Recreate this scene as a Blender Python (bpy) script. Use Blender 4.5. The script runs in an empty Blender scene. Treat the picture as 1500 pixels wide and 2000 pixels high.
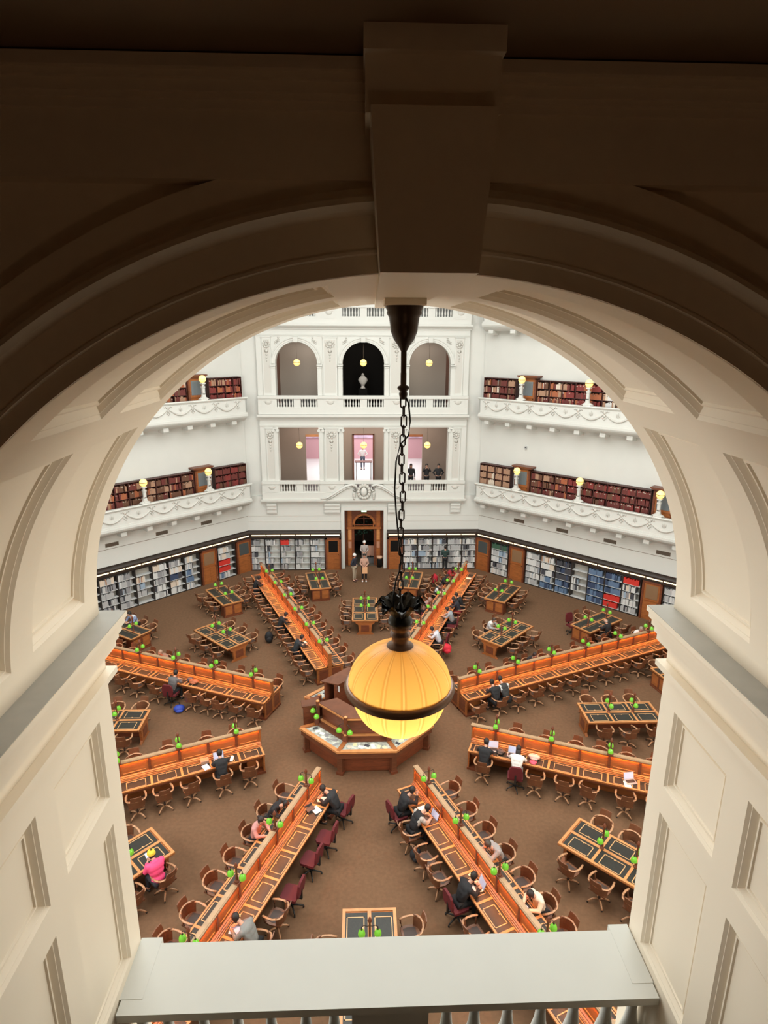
import bpy, bmesh, math, random
from mathutils import Vector, Matrix
random.seed(7)
PI=math.pi
S=bpy.context.scene
COL=S.collection
# ---------------------------------------------------------------- camera, world, lights, exposure
F=1222.22; PITCH,YAW,ROLL=0.2729,0.0368,0.0051
CAM=Vector((-0.1351,-20.1716,14.2147))
fw=Vector((math.sin(YAW)*math.cos(PITCH),math.cos(YAW)*math.cos(PITCH),-math.sin(PITCH)))
r0_=Vector((math.cos(YAW),-math.sin(YAW),0)); u0_=r0_.cross(fw)
RT=math.cos(ROLL)*r0_+math.sin(ROLL)*u0_; UP=-math.sin(ROLL)*r0_+math.cos(ROLL)*u0_
cd=bpy.data.cameras.new('camera'); cam=bpy.data.objects.new('camera',cd); COL.objects.link(cam)
cd.sensor_fit='VERTICAL'; cd.sensor_height=36; cd.lens=F*36/2000; cd.clip_start=.05; cd.clip_end=200
m=Matrix((RT,UP,-fw)).transposed().to_4x4(); m.translation=CAM; cam.matrix_world=m
S.camera=cam
S.view_settings.view_transform='Standard'; S.view_settings.look='None'; S.view_settings.gamma=1
S.view_settings.use_curve_mapping=False
S.view_settings.exposure=0.0
S.cycles.max_bounces=8; S.cycles.diffuse_bounces=6; S.cycles.glossy_bounces=3; S.cycles.transmission_bounces=4
S.cycles.transparent_max_bounces=6; S.cycles.sample_clamp_indirect=4; S.cycles.caustics_reflective=False; S.cycles.caustics_refractive=False
W=bpy.data.worlds.new('world'); S.world=W; W.use_nodes=True
W.node_tree.nodes['Background'].inputs[0].default_value=(.9,.95,1,1); W.node_tree.nodes['Background'].inputs[1].default_value=.15
def area(name,loc,size,power,col,rot=(0,0,0),shape='DISK',sy=None):
    l=bpy.data.lights.new(name,'AREA'); l.shape=shape; l.size=size; l.energy=power; l.color=col
    if sy: l.size_y=sy
    o=bpy.data.objects.new(name,l); o.location=loc; o.rotation_euler=rot; COL.objects.link(o); return o
area('dome_skylight',(0,0,21.0),23,6300,(.97,1,.975))
for sx in (-1,1): area('jamb_fill_light',(sx*11.9,-11.9,9.5),9,1800,(1,.93,.80) if sx>0 else (1,.985,.94),rot=(PI/2,0,sx*PI/4),shape='RECTANGLE',sy=7)  # added fill lights brightening the near arch jambs; no windows built here
area('annex_ceiling_light',(0,25.5,8.9),8,480,(1,.95,.95),shape='RECTANGLE',sy=6)
area('gallery_fill_lower',(0,19.8,9.1),10,230,(1,.88,.78),shape='RECTANGLE',sy=1.5)  # added fill lifting the dark lower gallery rooms, no fixture
area('gallery_fill_upper',(0,19.8,14.1),10,130,(1,.92,.84),shape='RECTANGLE',sy=1.5)  # same kind of added fill for the upper gallery bays
area('near_wall_fill',(.3,-22.0,11.8),.5,2.3,(1,.54,.27),rot=(PI/2+.35,0,0))  # fill light added behind the camera to lift near wall and keystone
def proj(p):
    d=Vector(p)-CAM; z=d.dot(fw)
    if z<.1: return (-9e9,-9e9)
    return (750+F*d.dot(RT)/z,1000-F*d.dot(UP)/z)
def inview(p,mx=90,my=70):
    x,y=proj(p); return 205-mx<x<1305+mx and 590<y<1835+my
# ---------------------------------------------------------------- materials
MATS={}
def mat(name,col,rough=.6,metal=0,em=None,es=0,noise=None,wood=None,spec=.5,bump=None):
    if name in MATS: return MATS[name]
    m=bpy.data.materials.new(name); m.use_nodes=True; nt=m.node_tree; b=nt.nodes['Principled BSDF']
    b.inputs['Base Color'].default_value=(*col,1); b.inputs['Roughness'].default_value=rough
    b.inputs['Metallic'].default_value=metal; b.inputs['Specular IOR Level'].default_value=spec
    if em: b.inputs['Emission Color'].default_value=(*em,1); b.inputs['Emission Strength'].default_value=es
    if noise or wood:
        tc=nt.nodes.new('ShaderNodeTexCoord'); mp=nt.nodes.new('ShaderNodeMapping'); n=nt.nodes.new('ShaderNodeTexNoise')
        cr=nt.nodes.new('ShaderNodeValToRGB')
        nt.links.new(tc.outputs['Object'],mp.inputs[0]); nt.links.new(mp.outputs[0],n.inputs['Vector'])
        sc,amt=noise if noise else wood
        if wood: mp.inputs['Scale'].default_value=(1,1,6); n.inputs['Distortion'].default_value=1.2
        n.inputs['Scale'].default_value=sc; n.inputs['Detail'].default_value=3
        a=[max(0,c*(1-amt)) for c in col]; c2=[min(1,c*(1+amt)) for c in col]
        cr.color_ramp.elements[0].position=.3; cr.color_ramp.elements[1].position=.7
        cr.color_ramp.elements[0].color=(*a,1); cr.color_ramp.elements[1].color=(*c2,1)
        nt.links.new(n.outputs[0],cr.inputs[0]); nt.links.new(cr.outputs[0],b.inputs['Base Color'])
        if bump:
            bp=nt.nodes.new('ShaderNodeBump'); bp.inputs['Strength'].default_value=bump; bp.inputs['Distance'].default_value=.01
            nt.links.new(n.outputs[0],bp.inputs['Height']); nt.links.new(bp.outputs[0],b.inputs['Normal'])
    MATS[name]=m; return m
plaster=mat('cream_plaster_lightened',(.90,.81,.67),.55,noise=(1.2,.02))  # near arch: colour lightened to make up for the weak light there
plaster2=mat('white_plaster_darkened',(.60,.60,.565),.6,noise=(.8,.02))  # room walls: colour darkened to offset strong skylight, against the near arch
orn=mat('white_ornament',(.54,.525,.485),.6)
marble=mat('white_rail_paint',(.62,.625,.585),.5,noise=(3,.02))
ledge=mat('grey_ledge_top',(.40,.39,.355),.6,noise=(6,.08))
carpet=mat('brown_carpet',(.152,.085,.048),.95,noise=(9,.10),spec=.1)
wood=mat('red_brown_wood',(.30,.098,.028),.35,wood=(2.2,.22))
woodl=mat('light_oak_edge',(.50,.215,.075),.38,wood=(2.5,.15))
woodc=mat('chair_wood',(.145,.055,.024),.4,wood=(4,.2))
woodr=mat('chair_rail_wood',(.44,.23,.12),.35,wood=(4,.15))
wooda=mat('dark_mahogany',(.145,.042,.018),.4,wood=(2,.25))
leather=mat('dark_green_leather',(.024,.023,.019),.42,noise=(20,.15),spec=.35)
inlay=mat('gilt_inlay',(.55,.31,.14),.4)
capm=mat('tan_cap_wood',(.38,.235,.13),.4,wood=(3,.15))
woodk=mat('dark_desk_wood',(.125,.043,.020),.35,wood=(2.2,.22))
black=mat('black_metal',(.012,.011,.010),.5)
bronze=mat('dark_bronze',(.045,.028,.02),.35,metal=.6)
shade=mat('green_glass_shade',(.12,.38,.03),.10,em=(.30,.80,.05),es=.22)
bulb=mat('lit_bulb',(1,1,.8),.3,em=(1,1,.55),es=1.2)
globe=mat('yellow_lamp_globe',(.9,.7,.3),.3,em=(1,.66,.17),es=1.15)
strip=mat('warm_strip_light',(1,.6,.3),.4,em=(1,.29,.045),es=150)
shelfl=mat('warm_shelf_light',(1,.9,.7),.4,em=(1,.74,.42),es=1.2)
cream=mat('shelf_cream',(.40,.38,.34),.6)
exitm=mat('exit_sign_green',(.5,1,.6),.4,em=(.55,1,.6),es=2)
glassd=mat('dark_door_glass',(.06,.07,.07),.1)
vent=mat('brown_vent_grille',(.13,.10,.07),.6)
redf=mat('red_chair_fabric',(.10,.006,.009),.8)
paper=mat('white_paper',(.8,.79,.76),.7)
screen=mat('pale_screen',(.45,.48,.62),.3,em=(.5,.55,.75),es=.3)
greym=mat('grey_aluminium',(.45,.45,.46),.35,metal=.5)
taupe=mat('taupe_gallery_wall',(.32,.25,.205),.7)
beige=mat('beige_gallery_wall',(.44,.38,.32),.7)
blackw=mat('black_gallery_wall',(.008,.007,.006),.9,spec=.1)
# ---------------------------------------------------------------- mesh builder
class MB:
    def __init__(s): s.v=[]; s.f=[]; s.m=[]; s.mats=[]; s.sm=[]
    def mi(s,m):
        if m not in s.mats: s.mats.append(m)
        return s.mats.index(m)
    def add(s,vs,fs,m,M=None,smooth=False):
        b=len(s.v); i=s.mi(m)
        if M is not None: vs=[M@Vector(v) for v in vs]
        s.v+= [tuple(v) for v in vs]
        for f in fs: s.f.append([b+k for k in f]); s.m.append(i); s.sm.append(smooth)
        return s
    def box(s,x0,x1,y0,y1,z0,z1,m,M=None,taper=0):
        t=taper
        vs=[(x0,y0,z0),(x1,y0,z0),(x1,y1,z0),(x0,y1,z0),(x0+t,y0+t,z1),(x1-t,y0+t,z1),(x1-t,y1-t,z1),(x0+t,y1-t,z1)]
        return s.add(vs,[(0,3,2,1),(4,5,6,7),(0,1,5,4),(1,2,6,5),(2,3,7,6),(3,0,4,7)],m,M)
    def lathe(s,prof,m,n=12,M=None,smooth=True,caps=True):
        vs=[];fs=[]
        for r,z in prof:
            for k in range(n):
                a=2*PI*k/n; vs.append((r*math.cos(a),r*math.sin(a),z))
        for j in range(len(prof)-1):
            for k in range(n):
                k2=(k+1)%n; fs.append((j*n+k,j*n+k2,(j+1)*n+k2,(j+1)*n+k))
        if caps:
            if prof[0][0]>1e-4: fs.append(tuple(range(n))[::-1])
            if prof[-1][0]>1e-4: fs.append(tuple((len(prof)-1)*n+k for k in range(n)))
        return s.add(vs,fs,m,M,smooth)
    def tube(s,pts,r,m,n=6,M=None,closed=False,rz=None):
        pts=[Vector(p) for p in pts]; vs=[];fs=[];N=len(pts); up0=Vector((0,0,1))
        rr=r if isinstance(r,(list,tuple)) else [r]*N
        for i,p in enumerate(pts):
            if closed: d=pts[(i+1)%N]-pts[i-1]
            else: d=pts[min(i+1,N-1)]-pts[max(i-1,0)]
            d.normalize(); up=up0 if abs(d.z)<.95 else Vector((1,0,0))
            a=d.cross(up).normalized(); b=a.cross(d)
            for k in range(n):
                t=2*PI*(k+.5)/n; vs.append(p+a*math.cos(t)*rr[i]+b*math.sin(t)*(rr[i] if rz is None else rz))
        R=N if closed else N-1
        for i in range(R):
            for k in range(n):
                i2=(i+1)%N; k2=(k+1)%n; fs.append((i*n+k,i2*n+k,i2*n+k2,i*n+k2))
        if not closed: fs.append(tuple(range(n))); fs.append(tuple((N-1)*n+k for k in range(n))[::-1])
        return s.add(vs,fs,m,M,n>4)
    def ell(s,c,r,m,n=10,k=6,M=None,cut=None):
        prof=[(max(0.0001,math.sin(PI*i/k)),-math.cos(PI*i/k)) for i in range(k+1)]
        MM=Matrix.Translation(c)@Matrix.Diagonal((r[0],r[1],r[2],1))
        if M is not None: MM=M@MM
        return s.lathe(prof,m,n,MM,caps=False)
    def prism(s,poly,z0,z1,m,M=None):
        n=len(poly); vs=[(x,y,z0) for x,y in poly]+[(x,y,z1) for x,y in poly]
        fs=[tuple(range(n))[::-1],tuple(range(n,2*n))]+[(i,(i+1)%n,n+(i+1)%n,n+i) for i in range(n)]
        return s.add(vs,fs,m,M)
    def sweep(s,prof,x0,x1,m,M=None):  # prof in (y,z) extruded along x
        n=len(prof); vs=[(x0,y,z) for y,z in prof]+[(x1,y,z) for y,z in prof]
        fs=[tuple(range(n)),tuple(range(n,2*n))[::-1]]+[(i,n+i,n+(i+1)%n,(i+1)%n) for i in range(n)]
        return s.add(vs,fs,m,M)
    def mesh(s,name):
        me=bpy.data.meshes.new(name); me.from_pydata(s.v,[],s.f)
        for m in s.mats: me.materials.append(m)
        me.polygons.foreach_set('material_index',s.m); me.polygons.foreach_set('use_smooth',s.sm)
        me.update()
        bm=bmesh.new(); bm.from_mesh(me); bmesh.ops.recalc_face_normals(bm,faces=bm.faces); bm.to_mesh(me); bm.free()
        return me
    def build(s,name,parent=None,M=None):
        o=bpy.data.objects.new(name,s.mesh(name)); COL.objects.link(o)
        if parent: o.parent=parent
        if M is not None: o.matrix_local=M
        return o
def tag(o,label=None,cat=None,group=None,kind=None):
    if label: o['label']=label
    if cat: o['category']=cat
    if group: o['group']=group
    if kind: o['kind']=kind
    return o
def thing(name,label,cat,M=None,group=None):
    o=bpy.data.objects.new(name,None); o.empty_display_size=.1; COL.objects.link(o)
    if M is not None: o.matrix_world=M
    return tag(o,label,cat,group)
def struct(name,mb,M=None): return tag(mb.build(name,None,M),kind='structure')
KIDS={}
def dup(root,M,label,group=None):
    r=root.copy(); COL.objects.link(r); r.matrix_world=M; r['label']=label
    if group: r['group']=group
    if root.name not in KIDS: KIDS[root.name]=[(c,[g for g in bpy.data.objects if g.parent==c]) for c in bpy.data.objects if c.parent==root]
    for c,gs in KIDS[root.name]:
        d=c.copy(); COL.objects.link(d); d.parent=r
        for g in gs:
            e=g.copy(); COL.objects.link(e); e.parent=d
    return r
def frame(ang,d,sgn=1):  # wall frame: X along wall (clockwise), Y outward, at distance d
    a=math.radians(ang); n=Vector((math.cos(a),math.sin(a),0)); t=Vector((n.y,-n.x,0))
    M=Matrix((t,n,Vector((0,0,1)))).transposed().to_4x4(); M.translation=n*d; return M
def RZ(x,y,z,a): return Matrix.Translation((x,y,z))@Matrix.Rotation(a,4,'Z')
A=17.37; HT=A*math.tan(PI/8)
# panelled surface: rectangles (u0,u1,v0,v1) sunk into a sheet mapped by fn(u,v,d)
def panelled(mb,fn,u0,u1,v0,v1,rects,m,nseg=1,prof=((0,0),(.012,.012),(.016,.012),(.034,.034),(.040,.034),(.044,.026),(.052,.026),(.056,.034))):
    us=sorted({u0,u1,*[r[0] for r in rects],*[r[1] for r in rects]}); vs=sorted({v0,v1,*[r[2] for r in rects],*[r[3] for r in rects]})
    for i in range(len(us)-1):
        for j in range(len(vs)-1):
            a,b,c,d=us[i],us[i+1],vs[j],vs[j+1]
            if any(r[0]<=a+1e-6 and b-1e-6<=r[1] and r[2]<=c+1e-6 and d-1e-6<=r[3] for r in rects): continue
            P=[];Fs=[]
            k=max(1,int(nseg*(d-c)/(v1-v0)+.5))
            for q in range(k+1):
                v=c+(d-c)*q/k; P+=[fn(a,v,0),fn(b,v,0)]
            for q in range(k): Fs.append((2*q,2*q+1,2*q+3,2*q+2))
            mb.add(P,Fs,m)
    for (a,b,c,d) in rects:
        k=max(1,int(nseg*(d-c)/(v1-v0)+.5)); loops=[]
        vscale=getattr(fn,'vs',1)
        for ins,dep in prof:
            iv=ins/vscale; L=[]
            for q in range(k+1): L.append(fn(a+ins,c+iv+(d-c-2*iv)*q/k,dep))
            for q in range(k,-1,-1): L.append(fn(b-ins,c+iv+(d-c-2*iv)*q/k,dep))
            loops.append(L)
        P=[p for L in loops for p in L]; n=len(loops[0]); Fs=[]
        for l in range(len(loops)-1):
            for q in range(n): Fs.append((l*n+q,l*n+(q+1)%n,(l+1)*n+(q+1)%n,(l+1)*n+q))
        o=(len(loops)-1)*n
        for q in range(k): Fs.append((o+q,o+q+1,o+n-2-q,o+n-1-q))
        mb.add(P,Fs,m)
# wall with openings, local X along, front at y0, back y1
def wall(mb,x0,x1,z0,z1,y0,y1,ops,m,mr=None):
    mr=mr or m; ops=sorted(ops); x=x0
    def q(a,b,c,d): mb.box(a,b,y0,y1,c,d,m)
    for o in ops:
        a,b,c,d=o[:4]; arch=len(o)>4 and o[4]
        if a>x: q(x,a,z0,z1)
        if c>z0: q(a,b,z0,c)
        if not arch: q(a,b,d,z1)
        else:
            R=(b-a)/2; cx=(a+b)/2; N=20; P=[];Fs=[]
            for i in range(N+1):
                t=PI-PI*i/N; px,pz=cx+R*math.cos(t),d+R*math.sin(t)
                P+=[(px,y0,pz),(px,y0,z1),(px,y1,pz),(px,y1,z1)]
            for i in range(N):
                k=4*i; Fs+=[(k,k+4,k+5,k+1),(k+2,k+3,k+7,k+6),(k,k+2,k+6,k+4),(k+1,k+5,k+7,k+3)]
            mb.add(P,Fs,mr)
        x=b
    if x<x1: q(x,x1,z0,z1)
def moulding(y,z,steps): # list of (proj,height) upward from z giving a cornice profile; returns (y,z) polygon facing -y
    pr=[(y,z)]; zz=z
    for p,h in steps: pr.append((y-p,zz)); zz+=h; pr.append((y-p,zz))
    pr.append((y,zz)); return pr
# ---------------------------------------------------------------- near gallery, arch and balustrade
CX,ZC,R=.005,12.95,1.40
YF,YN=-17.37,-18.72
def jl(y,z,d): return (CX-R-d,y,z)
def jr(y,z,d): return (CX+R+d,y,z)
def so(y,a,d): return (CX+(R+d)*math.cos(a),y,ZC+(R+d)*math.sin(a))
so.vs=1.4
cols=((-18.575,-18.125),(-17.97,-17.51)); rr=[(c[0],c[1],a,b) for c in cols for a,b in ((10.97,11.845),(12.0,12.435))]
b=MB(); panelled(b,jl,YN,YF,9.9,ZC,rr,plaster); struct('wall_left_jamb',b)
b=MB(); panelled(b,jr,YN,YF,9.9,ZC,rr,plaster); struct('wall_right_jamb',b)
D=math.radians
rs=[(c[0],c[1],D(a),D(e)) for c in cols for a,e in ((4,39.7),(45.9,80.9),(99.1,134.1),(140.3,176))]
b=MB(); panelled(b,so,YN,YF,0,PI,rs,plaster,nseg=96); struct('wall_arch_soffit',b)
for o in ('wall_arch_soffit','wall_left_jamb','wall_right_jamb'):
    pass
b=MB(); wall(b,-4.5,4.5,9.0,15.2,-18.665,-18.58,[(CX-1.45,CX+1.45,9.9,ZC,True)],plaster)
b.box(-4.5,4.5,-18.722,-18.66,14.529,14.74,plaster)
def ring(b,prof,m,a0=0,a1=PI,N=64,cx=CX,cz=ZC,M=None):
    n=len(prof);P=[];Fs=[]
    for i in range(N+1):
        t=a0+(a1-a0)*i/N
        for rad,y in prof: P.append((cx+rad*math.cos(t),y,cz+rad*math.sin(t)))
    for i in range(N):
        for k in range(n):
            k2=(k+1)%n; Fs.append((i*n+k,(i+1)*n+k,(i+1)*n+k2,i*n+k2))
    b.add(P,Fs,m,M)
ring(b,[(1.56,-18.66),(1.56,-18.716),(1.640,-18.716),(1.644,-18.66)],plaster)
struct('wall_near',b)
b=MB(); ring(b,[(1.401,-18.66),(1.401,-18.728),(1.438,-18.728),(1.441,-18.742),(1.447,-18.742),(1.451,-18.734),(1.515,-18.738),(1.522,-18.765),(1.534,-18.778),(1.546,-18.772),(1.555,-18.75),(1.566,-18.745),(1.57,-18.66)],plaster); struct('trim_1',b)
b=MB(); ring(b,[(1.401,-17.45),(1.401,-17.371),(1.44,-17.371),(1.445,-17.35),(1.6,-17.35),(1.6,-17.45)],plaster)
for s in (-1,1):
    for y0,y1 in ((-18.72,-18.66),(-17.40,-17.371)):
        a,e=sorted((CX+s*1.401,CX+s*1.47)); b.box(a,e,y0,y1,9.9,ZC,plaster)
struct('trim_2',b)
b=MB(); b.add([(-4.5+9*i,y,z) for i in (0,1) for y,z in moulding(-18.72,14.64,[(.006,.022),(.016,.008),(.024,.026),(.04,.008),(.055,.024),(.065,.012)])],[],plaster)
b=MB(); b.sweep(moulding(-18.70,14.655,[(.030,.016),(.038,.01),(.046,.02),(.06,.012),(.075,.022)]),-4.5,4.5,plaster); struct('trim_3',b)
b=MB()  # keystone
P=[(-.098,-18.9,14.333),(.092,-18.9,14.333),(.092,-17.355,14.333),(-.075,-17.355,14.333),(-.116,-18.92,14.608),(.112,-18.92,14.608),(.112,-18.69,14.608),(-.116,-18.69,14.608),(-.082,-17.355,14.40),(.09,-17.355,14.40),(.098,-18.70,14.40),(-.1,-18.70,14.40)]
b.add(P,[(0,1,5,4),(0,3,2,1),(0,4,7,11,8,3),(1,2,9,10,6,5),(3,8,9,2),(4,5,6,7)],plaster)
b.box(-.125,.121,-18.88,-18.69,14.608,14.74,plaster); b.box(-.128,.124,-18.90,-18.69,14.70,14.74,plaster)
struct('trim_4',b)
b=MB()
for s in (-1,1):   # impost ledges
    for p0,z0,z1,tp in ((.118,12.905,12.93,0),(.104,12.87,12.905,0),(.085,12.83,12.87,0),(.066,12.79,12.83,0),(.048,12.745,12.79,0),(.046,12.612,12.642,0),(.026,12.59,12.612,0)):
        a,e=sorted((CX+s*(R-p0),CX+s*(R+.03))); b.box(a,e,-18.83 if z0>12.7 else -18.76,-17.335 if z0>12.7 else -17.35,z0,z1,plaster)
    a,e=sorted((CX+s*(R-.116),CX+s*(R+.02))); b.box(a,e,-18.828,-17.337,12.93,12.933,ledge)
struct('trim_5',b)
b=MB()
b.box(-4.5,4.5,-22.6,-17.37,9.6,9.9,mat('dark_gallery_floor',(.05,.03,.02),.8)); struct('floor_gallery',b)
b=MB(); b.box(-4.5,4.5,-22.6,-18.58,14.74,15.0,mat('brown_gallery_ceiling',(.27,.18,.11),.8)); struct('ceiling_gallery',b)
gwall=mat('brown_gallery_side_wall',(.30,.20,.13),.8)
b=MB(); b.box(-4.5,4.5,-22.7,-22.5,9.9,14.74,gwall); b.box(-4.7,-4.5,-22.6,-18.6,9.6,15,gwall); b.box(4.5,4.7,-22.6,-18.6,9.6,15,gwall); struct('wall_gallery_back',b)
b=MB(); wall(b,-7.4,7.4,0,22,-17.50,-17.372,[(CX-1.46,CX+1.46,9.9,ZC,True)],plaster2); struct('wall_south',b)
# near balustrade
T=thing('stone_balustrade','white painted stone balustrade with broad flat rail across the foot of the near arch','balustrade',Matrix.Translation((0,-17.6,9.9)))
b=MB(); b.box(-1.385,1.395,-.18,.21,.972,1.02,marble); b.box(-1.385,1.395,-.165,.19,.952,.972,marble)
b.box(-1.395,-1.277,-.10,.245,.93,1.0215,marble); b.box(1.287,1.4,-.10,.245,.93,1.0215,marble); b.build('rail',T)
b=MB(); b.box(-1.385,1.395,-.13,.22,0,.22,marble); b.build('plinth',T)
b=MB(); b.box(-.2,.205,-.11,.14,.22,.953,marble); b.build('pier',T)
prof=[(.062,0),(.062,.05),(.035,.07),(.05,.1),(.066,.17),(.07,.23),(.058,.31),(.034,.42),(.026,.5),(.03,.54),(.042,.56),(.032,.58),(.032,.6),(.06,.62),(.06,.733)]
b=MB(); b.lathe(prof,marble,20); bal=b.mesh('baluster')
for x in (.3,.475,.66,.845,1.03,1.215,1.36,-.28,-.455,-.645,-.825,-1.01,-1.2,-1.34):
    if abs(x)<.33: x=.32 if x>0 else -.30
    o=bpy.data.objects.new('baluster',bal); COL.objects.link(o); o.parent=T; o.location=(x,0,.22)
b=MB(); b.sweep([(-17.38,9.65),(-17.28,9.75),(-17.25,9.8),(-17.25,9.9),(-17.38,9.9)],-1.9,1.9,plaster2); struct('trim_6',b)
# ---------------------------------------------------------------- room shell
b=MB(); oc=[((A+.3)/math.cos(PI/8)*math.cos(PI/8+k*PI/4),(A+.3)/math.cos(PI/8)*math.sin(PI/8+k*PI/4)) for k in range(8)]
b.prism(oc,-.3,0,carpet); struct('floor',b)
b=MB(); b.prism([(x*1.03,y*1.03) for x,y in oc],21.6,21.9,plaster2); struct('ceiling_dome',b)
def cornice(b,y,z,steps,x0,x1,m=plaster2): b.sweep(moulding(y,z,steps),x0,x1,m)
def facade(M,full=True):
    b=MB()
    wall(b,-7.2,7.2,0,4.75,0,.5,[(-1.22,1.22,0,3.83)],plaster2)
    xs=((-5.12,-2.7),(-1.22,1.22),(2.7,5.12))
    wall(b,-6.2,6.2,4.75,9.6,0,.6,[(a,c,4.75,8.97) for a,c in xs],plaster2)
    wall(b,-6.2,6.2,9.6,14.9,0,.6,[(a,c,9.7,12.70,True) for a,c in xs],plaster2)
    wall(b,-6.2,6.2,14.9,22,0,.6,[(a,c,15.0,18) for a,c in xs],plaster2)
    b.box(-7.4,-6.2,.22,.5,4.75,22,plaster2); b.box(6.2,7.4,.22,.5,4.75,22,plaster2)
    o=struct('wall_far' if full else 'wall_side',b,M)
    b=MB()
    cornice(b,0,4.30,[(.06,.08),(.12,.06),(.26,.05),(.32,.11)],-6.28,6.28); cornice(b,0,9.45,[(.06,.08),(.10,.06),(.26,.05),(.32,.13)],-6.28,6.28)
    cornice(b,0,14.62,[(.06,.08),(.12,.06),(.26,.05),(.34,.10)],-6.28,6.28)
    cornice(b,0,9.03,[(.03,.05),(.05,.03)],-6.2,6.2); cornice(b,0,14.24,[(.03,.05),(.05,.03)],-6.2,6.2)
    for z in (3.47,3.10): b.box(-7.2,-1.45,-.012,0,z,z+.03,orn); b.box(1.45,7.2,-.012,0,z,z+.03,orn)
    for z0,z1 in ((4.60,5.0),(9.78,10.16),(14.9,15.2)): b.box(-6.2,6.2,-.22,0,z0,z1,plaster2)
    for z0,z1,zt in ((4.95,5.55,5.72),(10.1,10.70,10.86),(15.15,15.85,16.0)):
        for a,c in ((-6.2,-5.15),(-2.68,-1.25),(1.25,2.68),(5.15,6.2)): b.box(a,c,-.2,0,z0,z1,plaster2); b.box(a,c,-.26,0,z1,zt,plaster2)
        for x in (-5.6,-1.95,1.95,5.6):
            b.box(x-.38,x+.38,-.215,-.2,z0+.06,z1-.06,plaster2); b.ell((x,-.21,z0+.38),(.2,.05,.13),orn); b.box(x-.26,x+.26,-.24,-.2,z0+.44,z0+.48,orn)
    struct('trim_7' if full else 'trim_side',b,M)
    if not full: return
    b=MB()
    for s in (-1,1):
        for a,c in ((5.34,5.85),(1.54,2.34)):
            for z0,z1 in ((5.72,8.95),(10.86,14.2)):
                x0,x1=sorted((s*a,s*c)); b.box(x0,x1,-.07,0,z0,z1,plaster2)
                b.box(x0+.07,x1-.07,-.072,-.07,z0+.15,z1-.15,orn)
                cx=(x0+x1)/2; w=min(.3,(x1-x0)/2-.06)
                b.box(x0-.03,x1+.03,-.1,0,z1-.05,z1+.02,plaster2)
                for k in range(9):
                    t=2*PI*k/9; b.ell((cx+w*.75*math.cos(t),-.09,z1-.42+.17*math.sin(t)),(.075,.04,.06),orn,6,4)
                b.ell((cx,-.09,z1-.42),(w*.45,.05,.1),orn,8,4); b.ell((cx,-.09,z1-.8),(.12,.05,.1),orn,4,4)
                for q in range(3): b.ell((cx,-.085,z1-1.0-.17*q),(.06-.012*q,.04,.07),orn,6,4)
        for a,c in ((5.14,5.38),(2.44,2.68),(1.24,1.48)):
            x0,x1=sorted((s*a,s*c)); b.box(x0,x1,-.11,0,5.72,8.8,plaster2); b.box(x0-.03,x1+.03,-.14,0,8.88,8.97,plaster2)
            for e in (x0,x1): b.add(*cyl(.09,.2),plaster2,Matrix.Translation((e,-.07,8.8))@Matrix.Rotation(PI/2,4,'X'))
            b.box(x0-.02,x1+.02,-.13,0,12.46,12.52,plaster2); b.box(x0-.04,x1+.04,-.16,.3,12.56,12.64,plaster2); b.box(x0,x1,-.09,0,10.86,12.5,plaster2)
    for c in (-3.91,0,3.91):
        ring(b,[(1.225,.02),(1.225,-.05),(1.30,-.05),(1.31,-.07),(1.40,-.07),(1.42,-.10),(1.46,-.10),(1.46,.02)],plaster2,cx=c,cz=12.70,N=28)
        b.box(c-.13,c+.13,-.16,0,13.9,14.2,plaster2,taper=-.01)
        for s in (-1,1):
            for k in range(7): b.ell((c+s*(.98+.09*(k%3)),-.02,13.95+.1*(k//3)-.06*(k%3)),(.06,.035,.045),orn,6,4)
    for x0,x1 in ((-5.97,-5.37),(-2.44,-1.48),(1.48,2.44),(5.37,5.97)):
        for i,(z0,z1,p) in enumerate(((4.18,4.30,.24),(3.95,4.18,.19),(3.72,3.95,.14),(3.62,3.72,.06))): b.box(x0,x1,-p,0,z0,z1,plaster2)
    # door casing and swan-neck pediment with cartouche
    for s in (-1,1):
        x0,x1=sorted((s*1.22,s*1.43)); b.box(x0,x1,-.09,.1,0,3.83,plaster2)
        pts=[(s*2.65,-.3,4.62),(s*2.3,-.3,4.68),(s*1.9,-.3,4.9),(s*1.5,-.3,5.17),(s*1.1,-.3,5.42),(s*.75,-.3,5.52),(s*.5,-.3,5.46),(s*.42,-.3,5.28),(s*.52,-.3,5.13),(s*.66,-.3,5.18),(s*.62,-.3,5.3)]
        b.tube(pts,[.05,.06,.08,.085,.085,.085,.08,.07,.06,.05,.04],plaster2,8)
        b.tube([(x*1.0,-.34,z-.12) for x,_,z in pts[1:6]],.03,plaster2,6)
        P=[(s*2.2,-.25,4.6),(s*1.5,-.25,5.1),(s*.75,-.25,5.45),(s*.45,-.25,4.6)]; b.add(P+[(x,0,z) for x,_,z in P],[(0,1,2,3),(0,4,5,1),(1,5,6,2),(2,6,7,3)],plaster2)
        for q in range(4): b.ell((s*.6,-.36,4.98-.11*q),(.1-.015*q,.05,.07),orn,7,4)
    b.box(-1.43,1.43,-.09,0,3.83,4.05,plaster2)
    for k in range(14):
        t=2*PI*k/14; b.ell((.34*math.cos(t),-.34,5.08+.4*math.sin(t)),(.11,.06,.11),orn,7,5)
    b.ell((0,-.34,5.08),(.2,.12,.28),plaster2,12,8)
    struct('trim_8',b,M)
def cyl(r,h,n=12):
    vs=[(r*math.cos(2*PI*k/n),r*math.sin(2*PI*k/n),z) for z in (-h/2,h/2) for k in range(n)]
    return vs,[tuple(range(n))[::-1],tuple(range(n,2*n))]+[(k,(k+1)%n,n+(k+1)%n,n+k) for k in range(n)]
MF=frame(90,A)
facade(MF)
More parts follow.
